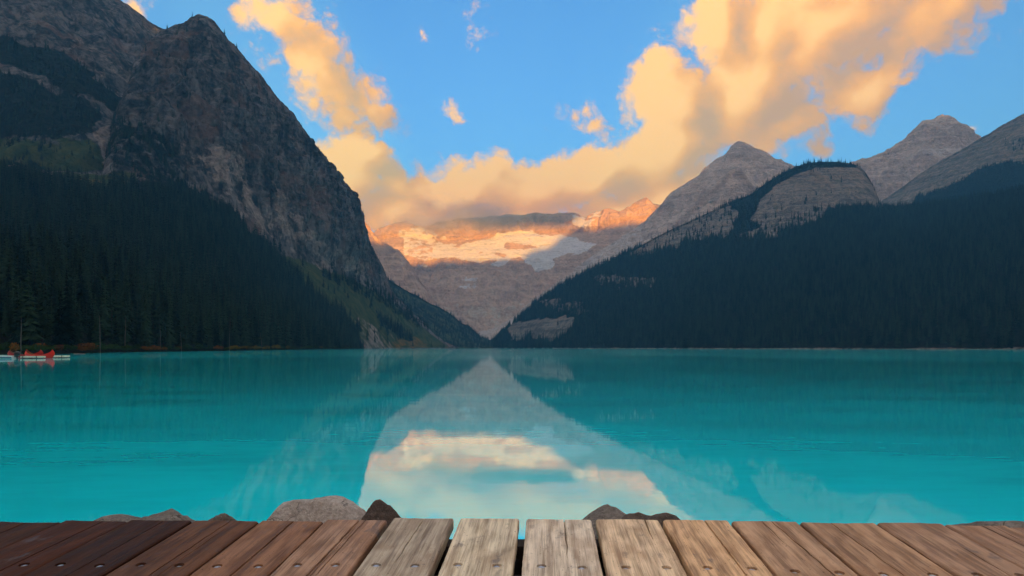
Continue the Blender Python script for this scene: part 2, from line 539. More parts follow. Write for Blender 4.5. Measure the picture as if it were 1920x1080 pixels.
def m1_masks(P, PX, PY, V):
    jx, jy = jit(P, 60, 34, 5)
    x, y = PX + jx, PY + jy
    vis = (V <= 4.02).astype(float)
    forest = inpoly(x, y, LF)
    sparse = inpoly(x, y, [(205, 215), (260, 235), (330, 262), (352, 330), (440, 402), (420, 430), (250, 380), (195, 350)])
    slope = inpoly(PX, PY, [(520, 478), (560, 486), (640, 514), (720, 556), (760, 590), (842, 652), (690, 652), (640, 596), (560, 530)])
    turf = np.clip(slope + inpoly(x, y, [(130, 320), (250, 330), (262, 372), (190, 366), (120, 340)]), 0, 1)
    scree = 0.5 * inpoly(PX + jx * .8, PY + jy * .8, [(672, 592), (690, 602), (718, 626), (748, 648), (748, 656), (684, 656), (680, 636), (664, 606)])
    autumn = 0.55 * inpoly(PX + jx * .6, PY + jy * .6, [(728, 626), (752, 636), (775, 628), (800, 642), (806, 652), (740, 652)])
    autumn = np.maximum(autumn, 0.6 * inpoly(x, y, [(150, 335), (235, 338), (240, 346), (150, 344)]))
    edge_trees = inpoly(PX + jx * .3, PY + jy * .3, [(628, 500), (690, 530), (735, 556), (775, 590), (800, 612), (786, 618), (735, 585), (690, 560), (650, 540), (600, 515)])
    patch = inpoly(PX + jx * .3, PY + jy * .3, [(705, 590), (722, 598), (742, 610), (774, 628), (776, 640), (745, 634), (712, 616)])
    shore = np.clip(1 - (P[..., 2] - 0.2) / 2.2, 0, 1) * (P[..., 2] > -0.5) * (PX < 690)
    fresh = inpoly(x, y, [(330, 262), (400, 270), (470, 300), (520, 350), (600, 430), (690, 500), (730, 545), (640, 515), (560, 495), (450, 408), (350, 345)])
    scree = np.maximum(scree, fresh * np.clip(0.42 + 1.7 * fbm(P[..., 0] / 55, P[..., 1] / 55, P[..., 2] / 140, 5, 71), 0, 0.9) * (V > 2.9))
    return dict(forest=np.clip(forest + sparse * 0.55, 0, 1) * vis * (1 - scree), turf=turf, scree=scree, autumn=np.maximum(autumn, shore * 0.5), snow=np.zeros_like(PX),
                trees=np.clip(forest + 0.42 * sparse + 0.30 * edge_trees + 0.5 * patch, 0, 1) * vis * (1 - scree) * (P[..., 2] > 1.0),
                bits=0.014 * vis * (PX > 230))


terrain('mountain', -320, 860, 1.5, [M1_FOOT, M1_BANK, M1_MID, M1_BASE, M1_RIDGE], [6, 60, 90, 400], MAT_LEFT, m1_disp, m1_masks, soft=7, crag=(14, 50), ridge_keep=0.22,
        label='dark grey cliff buttress above the forested left shore')

# --- the higher mountain behind the buttress
M0_RIDGE = [(-320, -190, 1420), (-100, -160, 1480), (0, -120, 1520), (120, -52, 1560), (210, 0, 1600), (235, 12, 1605), (262, 30, 1620), (285, 48, 1630), (306, 60, 1640), (340, 90, 1660), (480, 260, 1750)]
M0_MID = [(-320, 120, 1200), (0, 120, 1230), (100, 130, 1260), (180, 170, 1290), (230, 200, 1320), (300, 220, 1400), (480, 330, 1600)]
M0_LOW = [(-320, 250, 1030), (0, 255, 1060), (150, 262, 1090), (230, 285, 1150), (300, 300, 1270), (480, 380, 1500)]
M0_BASE = [(-320, 420, 800), (0, 420, 850), (240, 420, 950), (480, 470, 1400)]


def m0_masks(P, PX, PY, V):
    jx, jy = jit(P, 70, 38, 15)
    x, y = PX + jx, PY + jy
    f1 = inpoly(x, y, [(-330, 40), (0, 66), (100, 92), (160, 128), (212, 172), (236, 192), (218, 208), (130, 168), (60, 134), (0, 116), (-330, 100)])
    f2 = inpoly(x, y, [(-330, 140), (0, 146), (80, 160), (160, 190), (190, 225), (168, 252), (100, 262), (0, 262), (-330, 250)])
    f3 = inpoly(x, y, [(-330, 300), (60, 312), (120, 320), (160, 330), (-330, 420)])
    turf = inpoly(x, y, [(-330, 250), (0, 258), (160, 262), (196, 290), (228, 350), (228, 420), (-330, 420)])
    gully = inpoly(PX + jx * .4, PY + jy * .4, [(120, 58), (172, 86), (230, 120), (252, 150), (252, 196), (226, 186), (182, 142), (140, 104)])
    stream = inpoly(PX + jx * .25, PY + jy * .25, [(168, 252), (206, 232), (206, 272), (222, 310), (246, 352), (230, 354), (196, 306), (184, 268)])
    return dict(forest=np.clip(f1 + f2 + f3, 0, 1) * 0.9 * (1 - stream), turf=turf * (1 - stream) * np.clip(0.75 + fbm(P[..., 0] / 50, P[..., 1] / 50, P[..., 2] / 30, 4, 19), 0, 1), scree=np.clip(stream + gully * 0.35, 0, 1), autumn=np.zeros_like(PX),
                trees=np.clip(0.5 * f1 + 0.6 * f2 + f3 + turf * np.clip(0.15 + 0.9 * fbm(P[..., 0] / 60, P[..., 1] / 60, P[..., 2] / 60, 3, 17), 0, .5), 0, 1) * (1 - stream) * (1 - gully) * (V <= 3.02))


terrain('mountain', -320, 480, 1.8, [M0_BASE, M0_LOW, M0_MID, M0_RIDGE], [50, 90, 150], MAT_LEFT,
        cliff_disp(110, 190, 26, 38, 33), m0_masks, label='bare mountain shoulder running out of the frame above the buttress')

# --- wooded spur beyond the talus at the head of the lake
terrain('hill', 640, 1010, 1.2,
        [foot([(640, 2000), (860, 2050), (925, 2300), (1010, 2420)]), [(640, 600, 2250), (735, 610, 2250), (830, 630, 2350), (890, 642, 2450), (925, 648, 2520), (1010, 649, 2560)],
         [(640, 468, 2500), (735, 528, 2520), (760, 543, 2540), (790, 560, 2560), (830, 580, 2600), (850, 594, 2620), (865, 606, 2640), (880, 612, 2650), (890, 622, 2660), (900, 632, 2700), (925, 640, 2760), (1010, 642, 2800)]],
        [40, 90], MAT_LEFT, lambda X, Y, Z, PX, PY, V: fbm(X / 110, Y / 110, Z / 110, 5, 91) * 12,
        lambda P, PX, PY, V: dict(forest=np.full_like(PX, 0.55) * (fbm(P[..., 0] / 90, P[..., 1] / 90, P[..., 2] / 90, 3, 4) > -0.1), turf=np.ones_like(PX), trees=np.clip(0.45 + 1.2 * fbm(P[..., 0] / 120, P[..., 1] / 120, P[..., 2] / 120, 3, 44), 0.05, 1) * (V <= 2.02) * (P[..., 2] > 1.0)),
        label='green wooded spur sloping down to the head of the lake')

# --- the dome and the forested slope along the right shore
H_FOOT = foot([(925, 2330), (960, 2200), (1000, 2000), (1100, 1650), (1300, 1250), (1500, 1010), (1700, 860), (1920, 750), (2240, 630)])
H_BANK = [(px, HORIZON - (1.8 - CAM_Z) / (Y + 10) * F, Y + 10) for px, _, Y in H_FOOT]
H_MID = [(925, 650, 2350), (960, 636, 2260), (1000, 612, 2150), (1100, 590, 1900), (1300, 560, 1560), (1500, 540, 1330), (1700, 520, 1180), (1920, 505, 1060), (2240, 490, 950)]
H_BASE = [(925, 648, 2380), (960, 620, 2320), (1000, 590, 2290), (1100, 545, 2160), (1200, 505, 2080), (1300, 462, 2040), (1400, 436, 2000), (1480, 416, 1980), (1560, 398, 1960), (1648, 392, 1950), (1700, 420, 1750), (1800, 410, 1600), (1920, 390, 1450), (2240, 350, 1250)]
H_RIDGE = [(925, 646, 2400), (940, 628, 2390), (955, 612, 2380), (985, 588, 2360), (1005, 570, 2340), (1030, 552, 2320), (1060, 534, 2300), (1100, 510, 2280), (1150, 486, 2270), (1200, 461, 2260), (1250, 435, 2255), (1300, 412, 2250),
           (1350, 390, 2250), (1385, 374, 2250), (1408, 366, 2250), (1425, 352, 2240), (1450, 335, 2230), (1478, 320, 2220), (1495, 312, 2220), (1515, 306, 2210), (1540, 304, 2210), (1570, 304, 2200), (1595, 307, 2200), (1608, 311, 2190),
           (1620, 320, 2180), (1630, 335, 2170), (1640, 356, 2160), (1648, 381, 2140), (1656, 390, 2120), (1700, 388, 2020), (1800, 376, 1820), (1920, 354, 1660), (2240, 300, 1450)]


def h_disp(X, Y, Z, PX, PY, V):
    c = cliff_disp(110, 300, 10, 24, 63)(X, Y, Z, PX, PY, V)
    s_ = fbm(X / 120, Y / 120, Z / 120, 4, 78) * 12
    k = np.clip((V - 2.6) / 0.4, 0, 1) * np.clip((PX - 1180) / 60, 0, 1) * np.clip((1665 - PX) / 15, 0, 1)
    k = np.maximum(k, np.clip((V - 1.4) / 0.4, 0, 1) * np.clip((1110 - PX) / 30, 0, 1))
    return c * k + s_ * (1 - k)


def h_masks(P, PX, PY, V):
    jx, jy = jit(P, 70, 26, 25)
    x, y = PX + jx, PY + jy
    dome = inpoly(PX + jx * .3, PY + jy * .3, [(1405, 415), (1428, 372), (1455, 346), (1490, 328), (1530, 313), (1606, 314), (1624, 318), (1650, 345), (1670, 384), (1650, 390), (1600, 384), (1560, 392), (1520, 386), (1490, 404), (1440, 424)])
    c2 = inpoly(x, y, [(1490, 392), (1548, 390), (1545, 408), (1500, 424), (1440, 444), (1365, 452), (1400, 430), (1450, 414)])
    c3 = inpoly(x, y, [(1245, 425), (1320, 388), (1372, 386), (1384, 412), (1362, 444), (1300, 452), (1205, 484), (1180, 474)])
    c4 = inpoly(PX + jx * .7, PY + jy * .7, [(948, 622), (965, 604), (1010, 598), (1080, 594), (1072, 622), (1034, 644), (1004, 632), (960, 640)])
    c5 = inpoly(x, y, [(995, 560), (1090, 566), (1120, 592), (1040, 584)])
    c6 = inpoly(x, y, [(1115, 515), (1235, 520), (1230, 542), (1120, 534)])
    holes = np.clip(dome + c2 + c3 + c4 + 0.7 * c5 + 0.7 * c6, 0, 1)
    tr = np.clip(1 - 0.985 * np.clip(dome + c4, 0, 1) - 0.88 * np.clip(c2 + c3, 0, 1) - 0.6 * c5 - 0.6 * c6, 0.012, 1) * (V <= 4.1)
    shore = np.clip(1 - (P[..., 2] - 0.2) / 2.0, 0, 1) * (P[..., 2] > -0.5)  # pale bank strip, put in for the bright line at the water's edge
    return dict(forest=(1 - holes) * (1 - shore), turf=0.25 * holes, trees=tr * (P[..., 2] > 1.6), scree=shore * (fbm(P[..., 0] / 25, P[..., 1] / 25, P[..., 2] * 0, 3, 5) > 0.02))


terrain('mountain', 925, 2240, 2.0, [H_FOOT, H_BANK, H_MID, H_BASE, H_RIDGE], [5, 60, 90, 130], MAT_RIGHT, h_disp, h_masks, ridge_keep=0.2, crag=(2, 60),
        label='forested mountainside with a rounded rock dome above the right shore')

# --- slope at the right edge of the frame
J_RIDGE = [(1560, 425, 2700), (1640, 392, 2750), (1658, 376, 2780), (1680, 362, 2800), (1700, 346, 2800), (1750, 311, 2800), (1800, 284, 2780), (1850, 254, 2760), (1880, 236, 2740), (1920, 214, 2720), (2000, 170, 2700), (2240, 60, 2600)]
J_MID = [(1560, 480, 2450), (1640, 430, 2450), (1700, 400, 2430), (1750, 375, 2400), (1800, 345, 2380), (1860, 318, 2360), (1920, 300, 2340), (2240, 230, 2200)]
J_BASE = [(1560, 560, 2200), (2240, 560, 1900)]


def j_masks(P, PX, PY, V):
    jx, jy = jit(P, 80, 22, 35)
    f = inpoly(PX + jx, PY + jy, [(1680, 400), (1720, 372), (1770, 352), (1850, 312), (1920, 300), (2240, 240), (2240, 560), (1600, 560)])
    f2 = inpoly(PX + jx, PY + jy, [(1880, 262), (1930, 262), (1930, 280), (1880, 282)])
    return dict(forest=f, turf=0.35 * np.ones_like(PX), trees=np.clip(f + 0.35 * f2, 0.0, 1) * (V <= 2.02), scree=0.25 * (1 - f))


terrain('mountain', 1560, 2240, 2.0, [J_BASE, J_MID, J_RIDGE], [40, 110], MAT_RIGHT, cliff_disp(120, 240, 16, 40, 83), j_masks,
        label='long bare slope with trees below it at the right edge')

# --- far right peak
I_RIDGE = [(1500, 345, 3600), (1560, 322, 3600), (1605, 304, 3600), (1645, 293, 3600), (1688, 271, 3600), (1700, 260, 3600), (1712, 247, 3600), (1728, 233, 3600), (1745, 225, 3600), (1765, 219, 3600), (1782, 223, 3600),
           (1798, 233, 3600), (1812, 240, 3600), (1826, 255, 3600), (1870, 285, 3600), (2000, 350, 3600)]
I_MID = [(1500, 400, 3350), (1600, 360, 3350), (1690, 318, 3400), (1765, 292, 3420), (1826, 310, 3400), (2000, 390, 3350)]
I_BASE = [(1500, 520, 3000), (2000, 520, 3000)]
terrain('mountain', 1500, 2000, 1.6, [I_BASE, I_MID, I_RIDGE], [50, 110], MAT_PEAK, cliff_disp(95, 300, 46, 75, 103, 1.2),
        lambda P, PX, PY, V: dict(scree=np.clip(0.75 - 0.02 * (PY - 280), 0, 0.6) * (V < 1.2)), crag=(20, 90), label='square-topped bare peak far behind the slope at the right edge')

# --- pointed peak behind the dome and its long ridge falling to the glacier valley
G_RIDGE = [(880, 640, 3900), (930, 618, 3850), (965, 598, 3820), (1000, 570, 3800), (1050, 530, 3750), (1100, 493, 3700), (1150, 458, 3650), (1200, 424, 3600), (1228, 400, 3580), (1246, 384, 3570), (1252, 374, 3560), (1262, 364, 3560), (1290, 346, 3540),
           (1316, 328, 3520), (1322, 318, 3520), (1345, 301, 3510), (1358, 293, 3500), (1366, 290, 3500), (1371, 277, 3500), (1384, 268, 3500), (1398, 270, 3500), (1412, 277, 3500), (1425, 281, 3500), (1450, 296, 3500), (1480, 310, 3500), (1530, 336, 3500), (1620, 380, 3500)]
G_MID = [(880, 644, 3600), (965, 622, 3550), (1050, 575, 3450), (1150, 510, 3350), (1250, 440, 3280), (1320, 390, 3260), (1385, 345, 3260), (1450, 350, 3260), (1530, 385, 3260), (1620, 420, 3260)]
G_BASE = [(880, 650, 3200), (965, 645, 3150), (1100, 600, 3000), (1300, 520, 2900), (1620, 520, 2900)]
terrain('mountain', 880, 1620, 1.5, [G_BASE, G_MID, G_RIDGE], [50, 120], MAT_PEAK, cliff_disp(95, 260, 40, 80, 123, 1.2),
        lambda P, PX, PY, V: dict(scree=np.clip((1250 - PX) / 120, 0, 0.55), turf=np.clip((1050 - PX) / 150, 0, 0.4)), crag=(18, 90), label='pointed pale peak behind the dome with a long falling ridge')
G2_RIDGE = [(1230, 450, 2900), (1290, 400, 2900), (1328, 358, 2900), (1350, 341, 2900), (1368, 322, 2900), (1384, 316, 2900), (1394, 324, 2900), (1405, 342, 2900), (1425, 362, 2900), (1480, 420, 2900)]
terrain('mountain', 1230, 1480, 1.5, [[(1230, 500, 2600), (1480, 500, 2600)], G2_RIDGE], [90], MAT_PEAK, cliff_disp(70, 160, 18, 45, 143), lambda P, PX, PY, V: dict(turf=0.25 * np.ones_like(PX)),
        label='small dark spire in front of the pointed peak')

# --- the sunlit flank behind the left cliff
D_RIDGE = [(600, 372, 3800), (660, 402, 3800), (676, 414, 3800), (690, 428, 3800), (702, 446, 3800), (715, 456, 3800), (730, 462, 3800), (748, 474, 3800), (770, 500, 3800), (800, 545, 3800), (850, 620, 3800)]
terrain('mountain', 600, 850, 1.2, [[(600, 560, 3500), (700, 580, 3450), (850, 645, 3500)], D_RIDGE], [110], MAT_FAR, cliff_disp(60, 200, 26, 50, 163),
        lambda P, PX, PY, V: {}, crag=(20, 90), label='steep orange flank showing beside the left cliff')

# --- the glacier mountain closing the valley
E_RIDGE = [(600, 450, 5000), (690, 446, 5000), (722, 427, 5000), (745, 420, 5000), (768, 419, 5000), (778, 424, 5000), (800, 428, 5000), (822, 420, 5000), (850, 414, 5000), (880, 411, 5000), (920, 409, 5000), (955, 405, 5000), (990, 404, 5000),
           (1015, 402, 5000), (1045, 404, 5000), (1078, 402, 5000), (1090, 409, 5000), (1101, 413, 4950), (1112, 404, 4900), (1125, 400, 4850), (1140, 399, 4820), (1152, 404, 4800), (1162, 408, 4800), (1175, 396, 4780), (1192, 384, 4760), (1209, 375, 4750),
           (1222, 383, 4750), (1240, 390, 4750), (1330, 420, 4750)]
E_TOP = [(600, 480, 4860), (720, 450, 4900), (760, 440, 4900), (820, 455, 4880), (900, 450, 4880), (960, 436, 4900), (1060, 438, 4900), (1090, 440, 4850), (1140, 425, 4720), (1210, 408, 4640), (1330, 450, 4600)]
E_SHELF = [(600, 510, 4700), (720, 490, 4640), (800, 487, 4560), (900, 487, 4540), (960, 487, 4560), (1040, 490, 4600), (1100, 468, 4600), (1150, 462, 4560), (1210, 450, 4500), (1330, 490, 4450)]
E_STEP = [(600, 540, 4600), (720, 520, 4560), (800, 512, 4500), (900, 514, 4480), (960, 512, 4480), (1040, 508, 4500), (1100, 495, 4480), (1150, 490, 4450), (1210, 480, 4400), (1330, 510, 4380)]
E_WALL = [(600, 590, 4350), (800, 575, 4250), (900, 570, 4220), (1000, 565, 4250), (1150, 545, 4250), (1330, 560, 4200)]
E_BASE = [(600, 648, 3900), (900, 640, 3850), (1330, 645, 3850)]
ICE = [(757, 428), (777, 423), (800, 429), (817, 428), (820, 453), (860, 458), (893, 454), (920, 444), (940, 436), (973, 434), (1017, 440), (1080, 442), (1083, 452), (1117, 457), (1100, 470), (1040, 487), (1037, 503), (1004, 508),
       (990, 493), (972, 484), (960, 485), (933, 500), (920, 498), (930, 488), (873, 488), (813, 485), (790, 488), (755, 478)]
ICE_ROCKS = [[(947, 455), (962, 457), (1007, 461), (1000, 467), (960, 468)], [(920, 474), (955, 477), (942, 487), (930, 484)], [(786, 460), (800, 462), (796, 466), (786, 465)], [(852, 462), (872, 456), (866, 465)], [(896, 472), (906, 473), (900, 476)]]


def e_masks(P, PX, PY, V):
    jx, jy = jit(P, 130, 26, 45)
    x, y = PX + jx, PY + jy * 0.45
    ice = inpoly(x, y, ICE)
    for r_ in ICE_ROCKS:
        ice *= 1 - inpoly(x, y, r_)
    n = fbm(P[..., 0] / 120, P[..., 1] / 120, P[..., 2] / 18, 5, 46)
    band = inpoly(x, y, [(820, 430), (950, 415), (950, 440), (893, 452), (820, 452)]) * (n > 0.24)
    low_ = inpoly(x, y, [(860, 518), (892, 520), (906, 545), (870, 545)]) * (n > 0.08)
    cap = inpoly(x, y, [(1078, 404), (1105, 408), (1104, 424), (1080, 425)]) + inpoly(x, y, [(1110, 398), (1145, 398), (1125, 408), (1108, 418)]) * (n > 0.0)
    snow = np.clip(ice + band + low_ + cap + 0.6 * inpoly(x, y, [(770, 495), (800, 494), (805, 502), (775, 500)]) * (n > 0), 0, 1)
    snow = snow * (1 - 0.45 * inpoly(x, y, [(740, 420), (822, 420), (822, 456), (800, 490), (740, 490)]))  # left lobe broken up and thinned so it looks dimmer, as if shaded
    mor = np.clip((PY - 545) / 40, 0, 1) * np.clip(0.45 + 1.2 * fbm(P[..., 0] / 260, P[..., 1] / 260, P[..., 2] / 260, 4, 48), 0, 0.8)
    return dict(snow=snow, scree=mor)


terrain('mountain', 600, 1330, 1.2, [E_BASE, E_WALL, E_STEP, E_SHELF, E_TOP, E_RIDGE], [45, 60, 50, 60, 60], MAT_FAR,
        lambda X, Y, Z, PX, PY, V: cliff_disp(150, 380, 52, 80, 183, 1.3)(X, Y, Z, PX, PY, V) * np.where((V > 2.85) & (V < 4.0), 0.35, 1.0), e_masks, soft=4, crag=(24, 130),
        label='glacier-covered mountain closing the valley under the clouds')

# --- unseen range behind the viewer, crest notched to shade all but chosen slopes
RANGE = [(-7500, 1500), (-4500, 1600), (-1500, 1600), (-1020, 1560), (-880, 1330), (-840, 1200), (-700, 1195), (-620, 1262), (-380, 1225), (-120, 1275), (60, 1268), (130, 1330), (260, 1400), (340, 1500), (480, 1560), (540, 1515), (985, 1535), (1020, 1730), (1800, 1830), (2600, 1830), (4000, 1700), (7500, 1450)]


def build_range():
    xs = np.linspace(-7500, 7500, 601)
    ys = np.array([-2500, -2900, -3300, -3600, -3800, -3920, -4000, -4080, -4250, -4600, -5200], float)
    fr = np.array([0, .2, .42, .62, .80, .92, 1, .94, .75, .4, 0])
    hr = np.array(RANGE, float)
    top = np.interp(xs, hr[:, 0], hr[:, 1]) + 45 * gnoise(xs / 150, xs * 0, xs * 0 + .5, 3) + 25 * gnoise(xs / 50, xs * 0, xs * 0 + .5, 4)
    X, Y = np.meshgrid(xs, ys)
    Z = fr[:, None] * top[None] - 3 + (fr * (1 - fr) * 4)[:, None] * 70 * fbm(X / 300, Y / 300, X * 0 + .3, 4, 9)
    P = np.stack([X, Y, Z], -1)
    idx = np.arange(X.size).reshape(X.shape)
    faces = np.stack([idx[:-1, :-1], idx[:-1, 1:], idx[1:, 1:], idx[1:, :-1]], -1).reshape(-1, 4)[:, ::-1]
    me = mesh_from('mountain', P.reshape(-1, 3), np.ascontiguousarray(faces), True)
    for a in ('turf', 'scree', 'autumn', 'forest', 'snow'):
        attr(me, a, (Z < 800) * 0.8 if a == 'forest' else Z * 0)
    tag(link('mountain', me, MAT_FAR), 'mountain range behind the viewer, crest shaped to place the sunlit patches', kind='structure')


build_range()


# --- unseen cloud bank added beyond that range to shade the upper glacier cliffs
def build_shade_cloud():
    rng = np.random.default_rng(4)
    import bmesh
    bm = bmesh.new(); bmesh.ops.create_icosphere(bm, subdivisions=4, radius=1.0)
    V0 = np.array([v.co[:] for v in bm.verts]); F0 = np.array([[v.index for v in f.verts] for f in bm.faces]); bm.free()
    Vs, Fs, n = [], [], 0
    for x in np.arange(-620, 330, 70):
        for k in range(3):
            c = np.array([x + rng.uniform(-50, 50), -8000 + rng.uniform(-250, 250), 2060 + max(0.0, -80 - x) * 0.17 + k * 110 + rng.uniform(-40, 40)])
            r = np.array([190, 220, 175]) * rng.uniform(.85, 1.15)
            d = 1 + .25 * fbm(V0[:, 0] * 2 + x, V0[:, 1] * 2, V0[:, 2] * 2, 4, 6)
            Vs.append(c + V0 * r * d[:, None]); Fs.append(F0 + n); n += len(V0)
    m, b, pr = new_mat('shade_cloud_white')
    b.put(pr.inputs['Base Color'], b.mix(b.noise(b.n('ShaderNodeTexCoord').outputs['Object'], .004, 4.0), (.75, .75, .76), (.85, .84, .83)))
    pr.inputs['Roughness'].default_value = 1.0
    o = link('cloud', mesh_from('cloud', np.concatenate(Vs), np.concatenate(Fs), True), m)
    tag(o, 'unseen cloud bank added behind the viewer to shade the far cliffs', kind='stuff')


build_shade_cloud()


# ------------------------------------------------------------------ ground and water
def build_ground():
    m, b, pr = new_mat('lakeside_gravel')
    p = b.n('ShaderNodeTexCoord').outputs['Object']
    v = b.n('ShaderNodeTexVoronoi'); b.put(v.inputs['Vector'], p); v.inputs['Scale'].default_value = 16.0
    c = b.mix(b.noise(p, 30.0, 5.0), (0.035, 0.033, 0.03), (0.12, 0.11, 0.10))
    b.put(pr.inputs['Base Color'], c)
    pr.inputs['Roughness'].default_value = 0.9
    bump(b, pr, v.outputs['Distance'], 0.8, 0.04)
    xs = np.concatenate([[-7800, -3000, -800, -200, -60, -30], np.linspace(-16, 16, 65), [30, 60, 200, 800, 3000, 7800]])
    ys = np.concatenate([[-5400, -2000, -500, -100, -30, -12], np.linspace(-6, 14, 61), [20, 40, 100, 400, 1500, 3500, 7400]])
    X, Y = np.meshgrid(xs, ys)
    Z = np.interp(Y, [-30, -6, -2, 1, 3.2, 5.0, 8, 20, 60], [1.0, 0.62, 0.38, 0.36, 0.30, -0.25, -0.9, -2.4, -4.0]) + 0.10 * fbm(X / 1.3, Y / 1.3, X * 0, 4, 8)
    P = np.stack([X, Y, Z], -1)
    idx = np.arange(X.size).reshape(X.shape)
    faces = np.stack([idx[:-1, :-1], idx[:-1, 1:], idx[1:, 1:], idx[1:, :-1]], -1).reshape(-1, 4)
    tag(link('ground', mesh_from('ground', P.reshape(-1, 3), faces, True), m), kind='structure')


def build_water():
    m, b, pr = new_mat('turquoise_glacial_water')
    p = b.n('ShaderNodeTexCoord').outputs['Object']
    silt = b.noise(b.mapping(p, scale=(0.03, 0.012, 1.0)), 1.0, 4.0, 0.5)
    c = b.mix(b.range(silt, 0.3, 0.7), (0.0, 0.78, 0.93), (0.006, 0.88, 1.0))
    b.put(pr.inputs['Base Color'], c)
    sw = b.n('ShaderNodeSeparateXYZ'); b.put(sw.inputs[0], p)      # the open lake is finely ruffled, the water by the shore lies still
    ruffle = b.math('MULTIPLY', b.range(sw.outputs[1], 8.0, 160.0), b.range(silt, 0.30, 0.62, 0.6, 1.1))
    b.put(pr.inputs['Roughness'], b.math('ADD', 0.025, b.math('MULTIPLY', ruffle, 0.095)))
    # added coat and raised IOR strengthen the reflection, varied in patches by noise
    gloss_var = b.math('ADD', b.math('MULTIPLY', b.noise(b.mapping(p, scale=(0.12, 0.34, 1.0)), 1.0, 4.0, 0.6), 0.72), b.math('MULTIPLY', b.noise(b.mapping(p, scale=(1.2, 4.0, 1.0)), 1.0, 3.0, 0.6), 0.28))
    b.put(pr.inputs['IOR'], b.range(gloss_var, 0.36, 0.64, 1.55, 1.78))
    b.put(pr.inputs['Coat Weight'], b.range(gloss_var, 0.36, 0.64, 0.40, 0.75))
    pr.inputs['Coat Roughness'].default_value = 0.025
    pr.inputs['Specular IOR Level'].default_value = 0.5
    n1 = b.noise(b.mapping(p, scale=(0.30, 1.3, 1.0)), 1.0, 3.0, 0.5)
    n2 = b.noise(b.mapping(p, loc=(3.3, 7.7, 0.4), scale=(0.025, 0.07, 1.0)), 1.0, 3.0, 0.5)
    n3 = b.noise(b.mapping(p, scale=(3.0, 9.0, 1.0)), 1.0, 2.0, 0.5)
    gust = b.range(b.noise(b.mapping(p, scale=(0.008, 0.03, 1.0)), 1.0, 3.0, 0.5), 0.5, 0.7, 0.15, 1.0)
    h = b.math('ADD', b.math('MULTIPLY', n1, 0.0045), b.math('MULTIPLY', n2, 0.010))
    h = b.math('ADD', h, b.math('MULTIPLY', b.math('MULTIPLY', n3, gust), 0.0016))
    bump(b, pr, h, 0.55, 1.0)
    xs = np.array([-3000, -600, -100, 0, 100, 600, 3000.]); ys = np.array([-2.0, 10, 60, 300, 900, 1500, 2640.])
    X, Y = np.meshgrid(xs, ys)
    idx = np.arange(X.size).reshape(X.shape)
    faces = np.stack([idx[:-1, :-1], idx[:-1, 1:], idx[1:, 1:], idx[1:, :-1]], -1).reshape(-1, 4)
    tag(link('lake_water', mesh_from('lake_water', np.stack([X, Y, X * 0], -1).reshape(-1, 3), faces), m), 'calm turquoise lake mirroring the valley', kind='structure')


build_ground()
build_water()


# ------------------------------------------------------------------ conifers
def foliage_mat(name, a, b_):
    m, b, pr = new_mat(name)
    oi = b.n('ShaderNodeObjectInfo')
    p = b.n('ShaderNodeTexCoord').outputs['Object']
    n = b.noise(p, 0.9, 3.0, 0.6)
    f = b.math('ADD', b.math('MULTIPLY', n, 0.6), b.math('MULTIPLY', oi.outputs['Random'], 0.5))
    b.put(pr.inputs['Base Color'], b.mix(b.range(f, 0.22, 0.90), a, b_))
    pr.inputs['Roughness'].default_value = 1.0
    pr.inputs['Specular IOR Level'].default_value = 0.02
    return m


MAT_NEEDLE = foliage_mat('spruce_needles', (0.0012, 0.005, 0.004), (0.026, 0.056, 0.031))
MAT_BARK, bb, bp = new_mat('grey_bark')
bb.put(bp.inputs['Base Color'], bb.mix(bb.noise(bb.n('ShaderNodeTexCoord').outputs['Object'], 6.0, 4.0), (0.012, 0.011, 0.010), (0.040, 0.035, 0.030)))
bp.inputs['Roughness'].default_value = 0.9
MAT_DEAD, bb, bp = new_mat('bleached_deadwood')
bb.put(bp.inputs['Base Color'], bb.mix(bb.noise(bb.n('ShaderNodeTexCoord').outputs['Object'], 3.0, 4.0), (0.05, 0.048, 0.046), (0.16, 0.15, 0.14)))
bp.inputs['Roughness'].default_value = 0.85


def tube(pts, rads, n=6):
    V, Fc = [], []
    for i, (p, r) in enumerate(zip(pts, rads)):
        for k in range(n):
            a = 2 * math.pi * k / n
            V.append((p[0] + r * math.cos(a), p[1] + r * math.sin(a), p[2]))
    for i in range(len(pts) - 1):
        for k in range(n):
            a, b_ = i * n + k, i * n + (k + 1) % n
            Fc.append((a, b_, b_ + n, a + n))
    Fc.append(tuple(range((len(pts) - 1) * n, len(pts) * n)))
    return V, Fc


